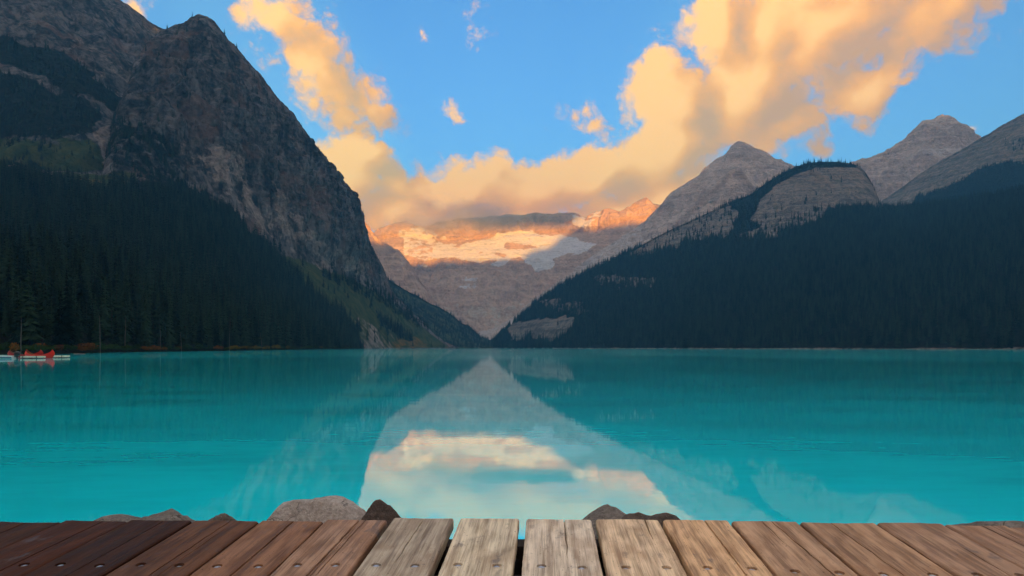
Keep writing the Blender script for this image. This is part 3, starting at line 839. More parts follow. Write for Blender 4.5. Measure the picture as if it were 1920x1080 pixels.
def crown_geo(rng, H, rad, tiers, nb, base, ragged, sparse=0.0):
    V, Fc = [], []
    for i in range(tiers):
        t = (i + rng.uniform(-.3, .3)) / tiers
        h = base + (1 - base) * max(0.0, t)
        ln0 = rad * ((1 - t) ** 0.85) * (0.55 + 0.45 * min(1, t * 6 + .35)) + 0.02 * H * (1 - t) + 0.012 * H
        k0 = rng.uniform(0, 6.28)
        n = max(4, int(nb * (1 - 0.45 * t)))
        for k in range(n):
            if rng.random() < sparse:
                continue
            a = k0 + 2 * math.pi * k / n + rng.uniform(-.3, .3)
            ln = ln0 * rng.uniform(1 - ragged, 1 + ragged * 0.55)
            z = h * H + rng.uniform(-.012, .012) * H
            dr = rng.uniform(.25, .62) * (1 - 0.75 * t)
            wd = ln * rng.uniform(.22, .36) + 0.008 * H
            ca, sa = math.cos(a), math.sin(a)
            m = ln * rng.uniform(.42, .6)
            lift = 0.10 * ln if t > .55 else 0.0
            i0 = len(V)
            V += [(0.0, 0.0, z + .02 * H), (ca * m - sa * wd, sa * m + ca * wd, z - dr * m - .10 * wd),
                  (ca * ln, sa * ln, z - dr * ln * 1.12 + lift), (ca * m + sa * wd, sa * m - ca * wd, z - dr * m - .10 * wd), (ca * m, sa * m, z - dr * m * .75 + .09 * ln + .004 * H)]
            Fc += [(i0, i0 + 1, i0 + 4), (i0 + 1, i0 + 2, i0 + 4), (i0 + 2, i0 + 3, i0 + 4), (i0 + 3, i0, i0 + 4)]
    return V, Fc


def conifer_mesh(seed, H, rad, tiers, nb, base=0.08, ragged=.4, sparse=0.0):
    rng = random.Random(seed)
    cv, cf = crown_geo(rng, H, rad, tiers, nb, base, ragged, sparse)
    lean = rng.uniform(-.01, .01) * H
    tv, tf = tube([(0, 0, -1.2), (lean * .2, 0, H * .3), (lean * .5, 0, H * .7), (0, 0, H * 1.0)], [H * .013, H * .011, H * .006, H * .001], 5)
    return (tv, tf), (cv, cf)


PROTO = bpy.data.collections.new('forest_tree_kinds')   # only feeds the far forest
for s in range(6):
    (tv, tf), (cv, cf) = conifer_mesh(100 + s, 18.0, [2.4, 2.8, 2.5, 3.1, 2.1, 2.7][s], 17, 7, 0.03, .42, [0, .05, .1, 0, .25, .05][s])
    vv = tv + cv
    ff = tf + [tuple(i + len(tv) for i in f) for f in cf]
    me = mesh_from('spruce', np.array(vv), ff)
    me.materials.append(MAT_NEEDLE); me.materials.append(MAT_BARK)
    me.polygons.foreach_set('material_index', [1] * len(tf) + [0] * len(cf))
    PROTO.objects.link(bpy.data.objects.new('spruce', me))


def forest_nodes():
    g = bpy.data.node_groups.new('forest_scatter', 'GeometryNodeTree')
    g.interface.new_socket('Geometry', in_out='INPUT', socket_type='NodeSocketGeometry')
    g.interface.new_socket('Geometry', in_out='OUTPUT', socket_type='NodeSocketGeometry')
    N = g.nodes
    gi = N.new('NodeGroupInput'); go = N.new('NodeGroupOutput')
    ci = N.new('GeometryNodeCollectionInfo'); ci.inputs[0].default_value = PROTO
    ci.inputs['Separate Children'].default_value = True; ci.inputs['Reset Children'].default_value = True
    ip = N.new('GeometryNodeInstanceOnPoints'); ip.inputs['Pick Instance'].default_value = True

    def na(nm, ty):
        nd = N.new('GeometryNodeInputNamedAttribute'); nd.data_type = ty; nd.inputs[0].default_value = nm
        return nd.outputs[0]
    g.links.new(gi.outputs[0], ip.inputs['Points'])
    g.links.new(ci.outputs[0], ip.inputs['Instance'])
    g.links.new(na('variant', 'INT'), ip.inputs['Instance Index'])
    g.links.new(na('turn', 'FLOAT_VECTOR'), ip.inputs['Rotation'])
    g.links.new(na('size', 'FLOAT_VECTOR'), ip.inputs['Scale'])
    g.links.new(ip.outputs[0], go.inputs[0])
    return g


FOREST = forest_nodes()


def scatter(label, spacing, seed, hmin, hmax, extra='bits'):
    """Tree positions on one mountainside, following its woodland mask."""
    P, PX, PY, V, mk = TERR[label]
    rng = np.random.default_rng(seed)
    a, b_, c, d = P[:-1, :-1], P[:-1, 1:], P[1:, 1:], P[1:, :-1]
    hor = np.abs(np.cross((c - a)[..., :2], (d - b_)[..., :2])) * 0.5
    area = 0.5 * np.linalg.norm(np.cross(c - a, d - b_), axis=-1)
    area = np.minimum(area, hor * 2.2 + 0.15 * area)
    dens = mk['trees'][:-1, :-1] + (mk[extra][:-1, :-1] if extra in mk else 0)
    lam = area * np.clip(dens, 0, 1) / spacing ** 2
    inframe = (PX[:-1, :-1] > -160) & (PX[:-1, :-1] < 2080)
    cnt = rng.poisson(lam * inframe)
    ii, jj = np.nonzero(cnt)
    rep = cnt[ii, jj]
    ii = np.repeat(ii, rep); jj = np.repeat(jj, rep)
    u, v = rng.random(len(ii))[:, None], rng.random(len(ii))[:, None]
    pos = (P[ii, jj] * (1 - u) + P[ii, jj + 1] * u) * (1 - v) + (P[ii + 1, jj] * (1 - u) + P[ii + 1, jj + 1] * u) * v
    h = hmin + (hmax - hmin) * rng.random(len(ii)) ** 1.3
    n = fbm(pos[:, 0] / 70, pos[:, 1] / 70, pos[:, 2] / 70, 2, seed)
    return pos, h * (1 + 0.5 * n), rng


def forest_object(pos, h, rng, label):
    me = bpy.data.meshes.new('forest')
    me.vertices.add(len(pos)); me.vertices.foreach_set('co', np.asarray(pos, np.float32).ravel())
    s = h / 18.0
    fat = s * (0.85 + 0.45 * rng.random(len(s)))
    a = me.attributes.new('size', 'FLOAT_VECTOR', 'POINT'); a.data.foreach_set('vector', np.stack([fat, fat, s], -1).astype(np.float32).ravel())
    t = np.zeros((len(s), 3)); t[:, 2] = rng.random(len(s)) * 6.28; t[:, 0] = rng.normal(0, .03, len(s)); t[:, 1] = rng.normal(0, .03, len(s))
    a = me.attributes.new('turn', 'FLOAT_VECTOR', 'POINT'); a.data.foreach_set('vector', t.astype(np.float32).ravel())
    a = me.attributes.new('variant', 'INT', 'POINT'); a.data.foreach_set('value', rng.integers(0, 6, len(s)).astype(np.int32))
    me.update()
    o = link('forest', me)
    md = o.modifiers.new('scatter', 'NODES'); md.node_group = FOREST
    tag(o, label, 'forest', kind='stuff')
    print('forest', label, len(pos))


L1 = 'dark grey cliff buttress above the forested left shore'
pos, hh, rng = scatter(L1, 6.0, 11, 12, 27)
steep = np.where(pos[:, 2] > 220, 0.6, 1.0)
hh = hh * steep
pxs = 960 + pos[:, 0] / pos[:, 1] * F
app = hh / pos[:, 1]
app[(pxs < -20) | (pxs > 1940)] = 0
order = np.argsort(-app)
single = order[:296]
rest = np.setdiff1d(np.arange(len(pos)), single)
SINGLE = (pos[single], hh[single])
forest_object(pos[rest], hh[rest], rng, 'dense dark spruce forest climbing the slope above the left shore')
pos, hh, rng = scatter('bare mountain shoulder running out of the frame above the buttress', 7.5, 12, 8, 15)
forest_object(pos, hh, rng, 'dark patches of trees high on the bare mountain shoulder')
pos, hh, rng = scatter('green wooded spur sloping down to the head of the lake', 9.0, 13, 10, 20)
forest_object(pos, hh, rng, 'hazy forest on the spur at the head of the lake')
pos, hh, rng = scatter('forested mountainside with a rounded rock dome above the right shore', 8.0, 14, 12, 28)
hh = hh * np.interp(pos[:, 2], [300, 480], [1.0, 0.75])
forest_object(pos, hh, rng, 'unbroken blue-green spruce forest above the right shore')
pos, hh, rng = scatter('long bare slope with trees below it at the right edge', 9.0, 15, 10, 18)
forest_object(pos, hh, rng, 'hazy forest under the bare slope at the right edge')


# --- the trees nearest the water on the left, one by one
def make_trees():
    kinds = []
    for s in range(8):
        (tv, tf), (cv, cf) = conifer_mesh(500 + s, 20.0, [2.0, 2.5, 1.8, 2.8, 2.2, 1.7, 2.4, 2.1][s], 30, 9, [.06, .1, .16, .05, .12, .2, .08, .14][s], .45, [0, .05, .15, 0, .1, .3, .05, .12][s])
        tm = mesh_from('trunk', np.array(tv), tf); tm.materials.append(MAT_BARK)
        cm = mesh_from('crown', np.array(cv), cf); cm.materials.append(MAT_NEEDLE)
        kinds.append((tm, cm))
    rng = random.Random(5)
    P, H = SINGLE
    for (x, y, z), h in zip(P.tolist(), H.tolist()):
        tm, cm = rng.choice(kinds)
        e = bpy.data.objects.new('spruce_tree', None); COL.objects.link(e)
        e.location = (x, y, z); e.rotation_euler = (rng.gauss(0, .02), rng.gauss(0, .02), rng.uniform(0, 6.28))
        s = h / 20.0; f = s * rng.uniform(.85, 1.25); e.scale = (f, f, s)
        e.empty_display_size = 0.5
        link('trunk', tm, parent=e); link('crown', cm, parent=e)
        px = 960 + x / y * F
        zone = ('behind the moored boats and floating docks' if px < 125 else 'between the floating docks and the second pale dead trunk' if px < 234 else
                'around the pale dead trunks in the middle of the left shore' if px < 345 else 'left of the tallest dead trunk on the wooded shore' if px < 430 else 'past the tallest dead trunk towards the scree slope')
        tag(e, 'dark green spruce ' + zone, 'tree', 'shore spruces ' + zone)


make_trees()


# ------------------------------------------------------------------ bleached dead trunks at the water's edge
def shore_y(px):
    a = np.array([(p, Y) for p, _, Y in M1_FOOT])
    return float(np.interp(px, a[:, 0], a[:, 1]))


def dead_tree(px, back, height, lean, seed, label):
    height *= 0.8
    rng = random.Random(seed)
    Y = shore_y(px) + back
    e = bpy.data.objects.new('dead_tree', None); COL.objects.link(e)
    e.location = ((px - 960) / F * Y, Y, 0.6 + 0.05 * back)
    e.empty_display_size = 0.5
    tv, tf = tube([(0, 0, -2.0), (lean * .3, 0, height * .35), (lean * .7, .1, height * .7), (lean, 0, height)], [.13, .11, .07, .02], 8)
    link('trunk', mesh_from('trunk', np.array(tv), tf, True), MAT_DEAD, e)
    for k in range(9):
        t = rng.uniform(.3, .95); a = rng.uniform(0, 6.28); ln = rng.uniform(.5, 1.7) * (1.2 - t)
        z = height * t
        x0 = lean * t
        bv, bf = tube([(x0, 0, z), (x0 + .5 * ln * math.cos(a), .5 * ln * math.sin(a), z - .1 * ln), (x0 + ln * math.cos(a), ln * math.sin(a), z - .35 * ln)], [.05, .035, .012], 4)
        link('branch', mesh_from('branch', np.array(bv), bf), MAT_DEAD, e)
    tag(e, label, 'dead tree', 'bleached trunks along the left shore')


dead_tree(39, 3, 12.5, 0.1, 1, 'bleached dead trunk rising behind the outboard motor of the moored boat')
dead_tree(188, 3, 15.5, -0.3, 2, 'tall bleached dead trunk at the water edge right of the floating docks')
dead_tree(234, 16, 17.0, 0.4, 3, 'slender pale dead trunk set back among the spruces, third from the boats')
dead_tree(301, 12, 15.0, -0.2, 4, 'short pale dead trunk half hidden among shoreline spruces')
dead_tree(341, 8, 12.5, -1.0, 5, 'pale dead trunk leaning towards the boats')
dead_tree(430, 3, 25.0, 0.5, 6, 'tallest bleached dead trunk, halfway along the wooded shore')
dead_tree(492, 4, 16.0, -1.8, 7, 'leaning dead trunk farthest from the boats')


# ------------------------------------------------------------------ shrubs along the left shore
def shrub_mesh(seed, n=260):
    rng = np.random.default_rng(seed)
    d = rng.normal(size=(n, 3)); d /= np.linalg.norm(d, axis=1)[:, None]
    r = rng.random(n) ** .4
    lump = 1 + .35 * gnoise(d[:, 0] * 1.7, d[:, 1] * 1.7, d[:, 2] * 1.7 + seed, seed)
    c = d * (r * lump)[:, None] * np.array([1.0, .8, .62]); c[:, 2] += .55
    a = rng.normal(size=(n, 3)); a /= np.linalg.norm(a, axis=1)[:, None]
    b_ = np.cross(a, rng.normal(size=(n, 3))); b_ /= np.linalg.norm(b_, axis=1)[:, None]
    s = rng.uniform(.05, .12, n)[:, None]
    V = np.stack([c - a * s * 1.5, c + b_ * s, c + a * s * 1.5, c - b_ * s], 1).reshape(-1, 3)
    return mesh_from('foliage', V, np.arange(4 * n).reshape(n, 4))


def build_shrubs():
    rng = random.Random(21)
    kinds = [('low green shrub at the water edge of the wooded shore', (0.015, 0.034, 0.012), (0.04, 0.07, 0.018)),
             ('rust orange autumn shrub at the water edge of the wooded shore', (0.08, 0.03, 0.008), (0.20, 0.08, 0.015)),
             ('yellow autumn shrub at the water edge of the wooded shore', (0.07, 0.06, 0.01), (0.18, 0.13, 0.02))]
    mats = [foliage_mat('shrub_leaves', a, b_) for _, a, b_ in kinds]
    meshes = []
    for k in range(3):
        row = []
        for s_ in range(3):
            me = shrub_mesh(30 + 3 * k + s_); me.materials.append(mats[k]); row.append(me)
        meshes.append(row)
    stems, sf = [], []
    for k in range(5):
        a = k * 1.26
        tv, tf = tube([(0, 0, -.3), (.2 * math.cos(a), .2 * math.sin(a), .4), (.5 * math.cos(a), .4 * math.sin(a), .9)], [.04, .03, .01], 4)
        sf += [tuple(i + len(stems) for i in f) for f in tf]; stems += tv
    stem_me = mesh_from('stems', np.array(stems), sf); stem_me.materials.append(MAT_BARK)
    for i in range(96):
        px = -10 + 700 * (i + rng.random()) / 96
        Y = shore_y(px) + rng.uniform(2.5, 9.0)
        n = gnoise(np.array([px / 46.0]), np.array([.5]), np.array([.5]), 6)[0] + rng.uniform(-.25, .25)
        k = 1 if (n > .12 and px < 420) else (2 if n > .22 or (px > 430 and n > 0) else 0)
        e = bpy.data.objects.new('shrub', None); COL.objects.link(e)
        e.location = ((px - 960) / F * Y, Y, 0.55 + .12 * (Y - shore_y(px)))
        sc = rng.uniform(.7, 1.5) * (1 + Y / 900)
        e.scale = (sc * rng.uniform(1, 1.6), sc, sc * rng.uniform(.7, 1.2)); e.rotation_euler = (0, 0, rng.uniform(0, 6.28))
        e.empty_display_size = 0.3
        link('foliage', rng.choice(meshes[k]), parent=e); link('stems', stem_me, parent=e)
        tag(e, kinds[k][0], 'shrub', ['green shrubs along the left shore', 'orange shrubs along the left shore', 'yellow shrubs along the left shore'][k])


build_shrubs()


# ------------------------------------------------------------------ boulders in front of the boardwalk
def rock_mat(name, dark, pale, spec, scale):
    m, b, pr = new_mat(name)
    p = b.n('ShaderNodeTexCoord').outputs['Object']
    n1 = b.noise(p, 3.0 * scale, 6.0, .65); n2 = b.noise(p, 38.0 * scale, 4.0, .7); n3 = b.noise(b.mapping(p, rot=(.4, .3, 0), scale=(2, 2, 14)), 1.0 * scale, 5.0, .6, .8)
    v = b.math('ADD', b.math('MULTIPLY', n1, .5), b.math('ADD', b.math('MULTIPLY', n2, .45), b.math('MULTIPLY', n3, .3)))
    c = b.mix(b.range(v, .42, .82), dark, pale)
    c = b.mix(b.range(b.noise(p, 70.0, 2.0, .5), .62, .72, 0, .7), c, spec)
    lich = b.range(b.noise(p, 7.0, 5.0, .7), .58, .70, 0, .6)
    c = b.mix(lich, c, tuple(x * .6 for x in dark))
    vo = b.n('ShaderNodeTexVoronoi', feature='DISTANCE_TO_EDGE')
    b.put(vo.inputs['Vector'], b.vmath('ADD', p, b.vmath('SCALE', b.noise(p, 3.0, 4.0, .6, col=True), scale=.5)))
    vo.inputs['Scale'].default_value = 2.6
    crack = b.math('MULTIPLY', b.range(vo.outputs['Distance'], 0.0, .022, 1.0, 0.0), b.range(n1, .42, .58))
    c = b.mix(b.math('MULTIPLY', crack, .85), c, tuple(x * .3 for x in dark))
    b.put(pr.inputs['Base Color'], c)
    pr.inputs['Roughness'].default_value = .8
    bump(b, pr, b.math('ADD', n2, b.math('MULTIPLY', n3, .8)), .7, .025)
    return m


ROCK_PALE = rock_mat('pale_speckled_granite', (.20, .175, .155), (.50, .46, .42), (.62, .56, .50), 1.0)
ROCK_DARK = rock_mat('dark_brown_stone', (.045, .038, .034), (.13, .105, .09), (.20, .17, .15), 1.0)
ROCK_MID = rock_mat('weathered_brown_stone', (.060, .055, .050), (.25, .225, .20), (.36, .33, .30), 1.0)


def ico(sub):
    import bmesh
    bm = bmesh.new(); bmesh.ops.create_icosphere(bm, subdivisions=sub, radius=1.0)
    V = np.array([v.co[:] for v in bm.verts]); Fc = np.array([[v.index for v in f.verts] for f in bm.faces]); bm.free()
    return V, Fc


ICO_V, ICO_F = ico(5)


def boulder(px0, px1, top, Y, mat, seed, label, lumps=(), skew=0.0, flat=0.75, bed=-0.45, facets=16):
    """A boulder resting on the lake bed; its crown spans the given photo columns and reaches the given row."""
    cx = (0.5 * (px0 + px1) - 960) / F * Y
    ztop = CAM_Z + (HORIZON - top) / F * Y
    zedge = CAM_Z + (HORIZON - 976) / F * Y
    hw = (px1 - px0) / F * Y * .5
    hz = (ztop - bed) * .5
    zc = bed + hz
    # width at the dock line should equal hw
    q = min(.95, max(0.0, (zedge - zc) / hz))
    a = hw / max(.25, (1 - q ** 2.6) ** (1 / 2.6))
    V = ICO_V.copy()
    e = 2.6
    nrm = (np.abs(V) ** e).sum(1) ** (1 / e)
    V = V / nrm[:, None]
    n = fbm(V[:, 0] * 1.1 + seed, V[:, 1] * 1.1, V[:, 2] * 1.1, 6, seed, .55)
    n2 = fbm(V[:, 0] * 1.6 + seed, V[:, 1] * 1.6, V[:, 2] * 1.6, 5, seed + 3, .5, ridged=True)
    V = V * (1 + .26 * n + .07 * n2)[:, None]
    if facets:
        rg = np.random.default_rng(seed + 40)
        for _ in range(facets):
            nn = rg.normal(size=3); nn /= np.linalg.norm(nn)
            V = V - nn * np.maximum(0, V @ nn - rg.uniform(.72, .92))[:, None] * .9
        V = V * (1 + .025 * fbm(V[:, 0] * 7, V[:, 1] * 7, V[:, 2] * 7, 4, seed, .6))[:, None]
    V[:, 0] += skew * V[:, 2]
    for (lx, amp, wd) in lumps:
        V[:, 2] += amp * np.exp(-((V[:, 0] - lx) / wd) ** 2) * (V[:, 2] > 0)
    V[:, 2] /= V[:, 2].max()
    V *= np.array([a, a * flat, hz])
    o = link('boulder', mesh_from('boulder', V, ICO_F, True), mat, loc=(cx, Y, zc))
    tag(o, label, 'boulder', 'boulders in front of the boardwalk')


boulder(178, 350, 959, 4.3, ROCK_MID, 1, 'low brown double-humped boulder behind the dark planks', lumps=((-.4, .12, .3), (.35, .14, .25)), facets=5)
boulder(392, 455, 958, 4.2, ROCK_MID, 2, 'smallest speckled brown stone between the humped and the pale boulders')
boulder(476, 690, 934, 4.6, ROCK_PALE, 3, 'large pale speckled granite boulder, biggest of the row')
boulder(674, 768, 938, 4.3, ROCK_DARK, 4, 'smooth dark brown boulder beside the large pale one', skew=-.28, facets=4)
boulder(1046, 1202, 948, 4.5, ROCK_MID, 5, 'cracked grey-brown boulder with two humps behind the middle planks', lumps=((-.55, -.12, .25), (.15, .1, .4)))
boulder(1206, 1300, 966, 4.3, ROCK_DARK, 6, 'low smooth grey stone right of the cracked boulder', skew=-.3)
boulder(1828, 2020, 965, 4.4, ROCK_MID, 7, 'dark boulder at the right end of the boardwalk', facets=4)


# ------------------------------------------------------------------ boardwalk
def wood_mat():
    m, b, pr = new_mat('weathered_plank_wood')
    oi = b.n('ShaderNodeObjectInfo')
    p = b.n('ShaderNodeTexCoord').outputs['Object']
    rnd = b.math('MULTIPLY', oi.outputs['Random'], 37.0)
    cx = b.n('ShaderNodeCombineXYZ'); b.put(cx.inputs[0], rnd); b.put(cx.inputs[1], rnd); b.put(cx.inputs[2], rnd)
    p = b.vmath('ADD', p, cx.outputs[0])
    warp = b.noise(b.mapping(p, scale=(2.5, 1.6, 2.5)), 1.0, 3.0, .5)
    sx_ = b.n('ShaderNodeSeparateXYZ'); b.put(sx_.inputs[0], p)
    rings = b.math('ADD', b.math('MULTIPLY', sx_.outputs[0], 46.0), b.math('MULTIPLY', warp, 26.0))
    rings = b.math('ADD', b.math('MULTIPLY', b.math('SINE', rings), .5), .5)
    fib = b.noise(b.mapping(p, scale=(170, 5, 60)), 1.0, 5.0, .65)
    fib2 = b.noise(b.mapping(p, scale=(42, 1.8, 20)), 1.0, 5.0, .6)
    blot = b.noise(b.mapping(p, scale=(7, 3.2, 7)), 1.0, 5.0, .6)
    blue = b.noise(b.mapping(p, loc=(5, 3, 1), scale=(10, 5, 7)), 1.0, 4.0, .6)
    pits = b.noise(b.mapping(p, scale=(130, 75, 60)), 1.0, 2.0, .5)
    g = b.math('ADD', b.math('MULTIPLY', fib, .45), b.math('ADD', b.math('MULTIPLY', fib2, .55), b.math('MULTIPLY', rings, .10)))
    col = oi.outputs['Color']
    dark = b.mix(1.0, col, (.42, .36, .32), 'MULTIPLY')
    pale = b.mix(1.0, col, (1.22, 1.20, 1.18), 'MULTIPLY')
    c = b.mix(b.range(g, .36, .70), dark, pale)
    c = b.mix(b.range(blot, .48, .68, 0, .55), c, b.mix(1.0, col, (.62, .50, .42), 'MULTIPLY'))
    c = b.mix(b.range(blue, .60, .72, 0, .6), c, (.085, .085, .10))
    c = b.mix(b.range(pits, .69, .74, 0, .85), c, (.03, .024, .02))
    b.put(pr.inputs['Base Color'], c)
    b.put(pr.inputs['Roughness'], b.range(fib2, .3, .7, .50, .78))
    pr.inputs['Specular IOR Level'].default_value = .15
    h = b.math('ADD', b.math('MULTIPLY', fib, .5), b.math('ADD', b.math('MULTIPLY', fib2, .8), b.math('MULTIPLY', rings, .12)))
    h = b.math('SUBTRACT', h, b.math('MULTIPLY', b.range(pits, .69, .74), .7))
    bump(b, pr, h, .75, .006)
    return m


def metal_mat(name, col, rough, met=1.0):
    m, b, pr = new_mat(name)
    p = b.n('ShaderNodeTexCoord').outputs['Object']
    n = b.noise(p, 90.0, 4.0, .6)
    b.put(pr.inputs['Base Color'], b.mix(b.range(n, .3, .7), tuple(x * .6 for x in col), col))
    b.put(pr.inputs['Roughness'], b.range(n, .3, .7, rough * .8, rough * 1.3))
    pr.inputs['Metallic'].default_value = met
    return m


WOOD = wood_mat()
STEEL = metal_mat('worn_galvanised_steel', (.55, .55, .56), .32)
RIM_SHADE = metal_mat('rim_shade_metal', (.03, .028, .027), .6, .3)  # dark rim colour gives the bolt recess its shaded look
PLANK_D = Vector((0.0508, 1.0, 0.060)).normalized()
PLANK_W = Vector((1.0, -0.0508, 0)).normalized()
PLANK_N = PLANK_W.cross(PLANK_D).normalized()
EDGE_Y = 3.35
DECK0 = Vector((0, EDGE_Y, CAM_Z - (974 - HORIZON) / F * EDGE_Y))


def on_deck(px, py, lift=0.0):
    d = Vector(((px - 960) / F, 1.0, (HORIZON - py) / F))
    o = Vector((0, 0, CAM_Z))
    t = ((DECK0 + PLANK_N * lift) - o).dot(PLANK_N) / d.dot(PLANK_N)
    return o + d * t


PLANKS = [(-388, -262, 978), (-260, -134, 977), (-132, -6, 977), (-4, 119, 976), (121, 242, 976), (244, 362, 975), (364, 487, 975), (490, 608, 974.5), (610, 729, 974), (736, 853, 969.5), (861, 976, 971.5),
          (985, 1111, 971.5), (1115, 1237, 972), (1241, 1366, 975), (1370, 1495, 975.5), (1499, 1640, 978.5), (1643, 1766, 980), (1769, 1885, 984), (1888, 2012, 988), (2015, 2140, 990), (2143, 2270, 992)]
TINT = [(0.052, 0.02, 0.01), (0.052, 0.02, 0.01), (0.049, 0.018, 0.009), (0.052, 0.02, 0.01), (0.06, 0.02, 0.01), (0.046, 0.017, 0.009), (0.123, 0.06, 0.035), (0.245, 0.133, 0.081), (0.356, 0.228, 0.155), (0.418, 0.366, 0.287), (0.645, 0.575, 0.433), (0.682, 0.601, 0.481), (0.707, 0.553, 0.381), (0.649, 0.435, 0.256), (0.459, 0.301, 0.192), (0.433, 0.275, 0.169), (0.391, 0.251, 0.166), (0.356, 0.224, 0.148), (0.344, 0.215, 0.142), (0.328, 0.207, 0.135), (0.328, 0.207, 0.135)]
BOLT_Y = [1062, 1062, 1062, 1062, 1062, 1062, 1061.5, 1061, 1061, 1060, 1060, 1061, 1062.5, 1066, 1070, 1074, 1077, 1080, 1083, 1085, 1087]


def plank_mesh(wd, L, seed, cracks):
    rng = random.Random(seed)
    ss = np.concatenate([[0.0, .002, .006, .012], np.linspace(.02, 1.15, 96), np.linspace(1.25, L, 10)])
    base = [-1, -.992, -.975, -.94] + list(np.linspace(-.86, .86, 20)) + [.94, .975, .992, 1]
    cols = []
    half = wd / 2
    for b_ in base:
        cols.append(lambda s, b_=b_: np.full_like(s, b_ * half))
    tags_ = [0.0] * len(base); keys = [b_ * half for b_ in base]
    S = ss
    U = [np.full_like(S, k) for k in keys]; D = [np.zeros_like(S) for _ in keys]
    for (c0, drift, s0, s1, wdt, dep) in cracks:
        cc = c0 * half + drift * half * S + .006 * gnoise(S * 9, S * 0 + seed, S * 0, seed) + .002 * gnoise(S * 40, S * 0 + seed, S * 0, seed + 1)
        op = np.clip((S - s0) / .06 + (1 if s0 <= 0 else 0), 0, 1) * np.clip((s1 - S) / .15, 0, 1)
        for off, dd in ((-wdt, 0), (-wdt * .35, 1), (wdt * .35, 1), (wdt, 0)):
            U.append(cc + off * (0.25 + .75 * op)); D.append(dd * dep * op)
    U = np.array(U); D = np.array(D)
    order = np.argsort(U, axis=0)
    U = np.take_along_axis(U, order, 0); D = np.take_along_axis(D, order, 0)
    nu, ns = U.shape
    S2 = np.broadcast_to(S[None], U.shape)
    e = np.clip((half - np.abs(U)) / .010, 0, 1)
    edge = -(1 - e) ** 2 * .008
    end = -np.clip(1 - S2 / .012, 0, 1) ** 2 * .007
    n = .0016 * fbm(U * 30 + seed, S2 * 4, U * 0, 3, seed) + .0012 * gnoise(U * 160, S2 * 7, U * 0 + seed, seed + 3)
    cup = .003 * (1 - (U / half) ** 2) * rng.uniform(-1, 1)
    Z = edge + end + n + cup - D
    wob = .0035 * gnoise(S2 * 5 + 9, U * 0 + np.sign(U) * 3, U * 0 + seed, seed) * (np.abs(U) > half * .93) + .002 * gnoise(S2 * 26, np.sign(U) * 3, U * 0 + seed, seed) * (np.abs(U) > half * .96)
    endw = .006 * gnoise(U * 14, U * 0 + seed, U * 0, seed + 7) * (S2 < .015)
    top = np.stack([U + wob, -(S2 + endw), Z], -1)
    th = .055
    V = list(top.reshape(-1, 3))
    idx = np.arange(nu * ns).reshape(nu, ns)
    Fc = np.stack([idx[:-1, :-1], idx[:-1, 1:], idx[1:, 1:], idx[1:, :-1]], -1).reshape(-1, 4)[:, ::-1].tolist()
    loop = list(idx[:, 0]) + list(idx[-1, 1:]) + list(idx[-2::-1, -1]) + list(idx[0, -2:0:-1])
    nb = len(V)
    for i in loop:
        v = V[i]; V.append((v[0], v[1], -th))
    m_ = len(loop)
    for k in range(m_):
        a, b_ = loop[k], loop[(k + 1) % m_]
        Fc.append([int(a), nb + k, nb + (k + 1) % m_, int(b_)])
    Fc.append([nb + k for k in range(m_)][::-1])
    return mesh_from('plank', np.array(V), Fc, False)


CRACKS = {3: [(-.1, .05, 0, 3, .004, .01)], 4: [(.25, .0, 0, 3, .004, .012)], 6: [(.15, -.02, 0, 3, .004, .012), (.35, 0, .1, .9, .002, .006)], 7: [(.05, .05, 0, 3, .006, .02)], 8: [(.1, -.12, 0, 1.0, .006, .02), (.3, -.1, 0, .8, .003, .008), (.2, -.15, .1, .9, .002, .006)],
          9: [(.02, -.15, .02, .62, .003, .01)], 10: [(-.1, .0, 0, .05, .002, .01), (.5, 0, 0, .07, .002, .01)], 11: [(.16, .02, 0, .55, .004, .014), (-.35, 0, 0, .06, .002, .01), (-.05, 0, 0, .2, .0015, .006)], 12: [(.55, -.15, 0, .32, .004, .014), (-.15, 0, 0, .05, .002, .01)],
          13: [(.25, .08, 0, 3, .005, .018), (-.3, 0, 0, .05, .002, .01)], 14: [(.2, .25, 0, 3, .004, .014), (-.1, .1, 0, .4, .002, .008)], 15: [(-.2, .15, 0, 3, .004, .014)], 16: [(.35, -.1, .3, 3, .003, .01)], 17: [(.2, .2, 0, .5, .003, .01), (.5, .1, 0, .4, .003, .01)]}


def bolt_mesh():
    prof = [(.0192, -.0135), (.0190, -.0105), (.0180, -.0095), (.0165, -.0085), (.0145, -.0070), (.0120, -.0055), (.009, -.0045), (.0045, -.0040)]
    n = 20; V, Fc, mi = [], [], []
    for r, z in prof:
        for k in range(n):
            a = 2 * math.pi * k / n; V.append((r * math.cos(a), r * math.sin(a), z))
    for i in range(len(prof) - 1):
        for k in range(n):
            Fc.append((i * n + k, i * n + (k + 1) % n, (i + 1) * n + (k + 1) % n, (i + 1) * n + k)); mi.append(1 if i < 2 else 0)
    Fc.append(tuple(range((len(prof) - 1) * n, len(prof) * n))); mi.append(0)
    me = mesh_from('bolt', np.array(V), Fc, True)
    me.materials.append(STEEL); me.materials.append(RIM_SHADE)
    me.polygons.foreach_set('material_index', mi)
    return me


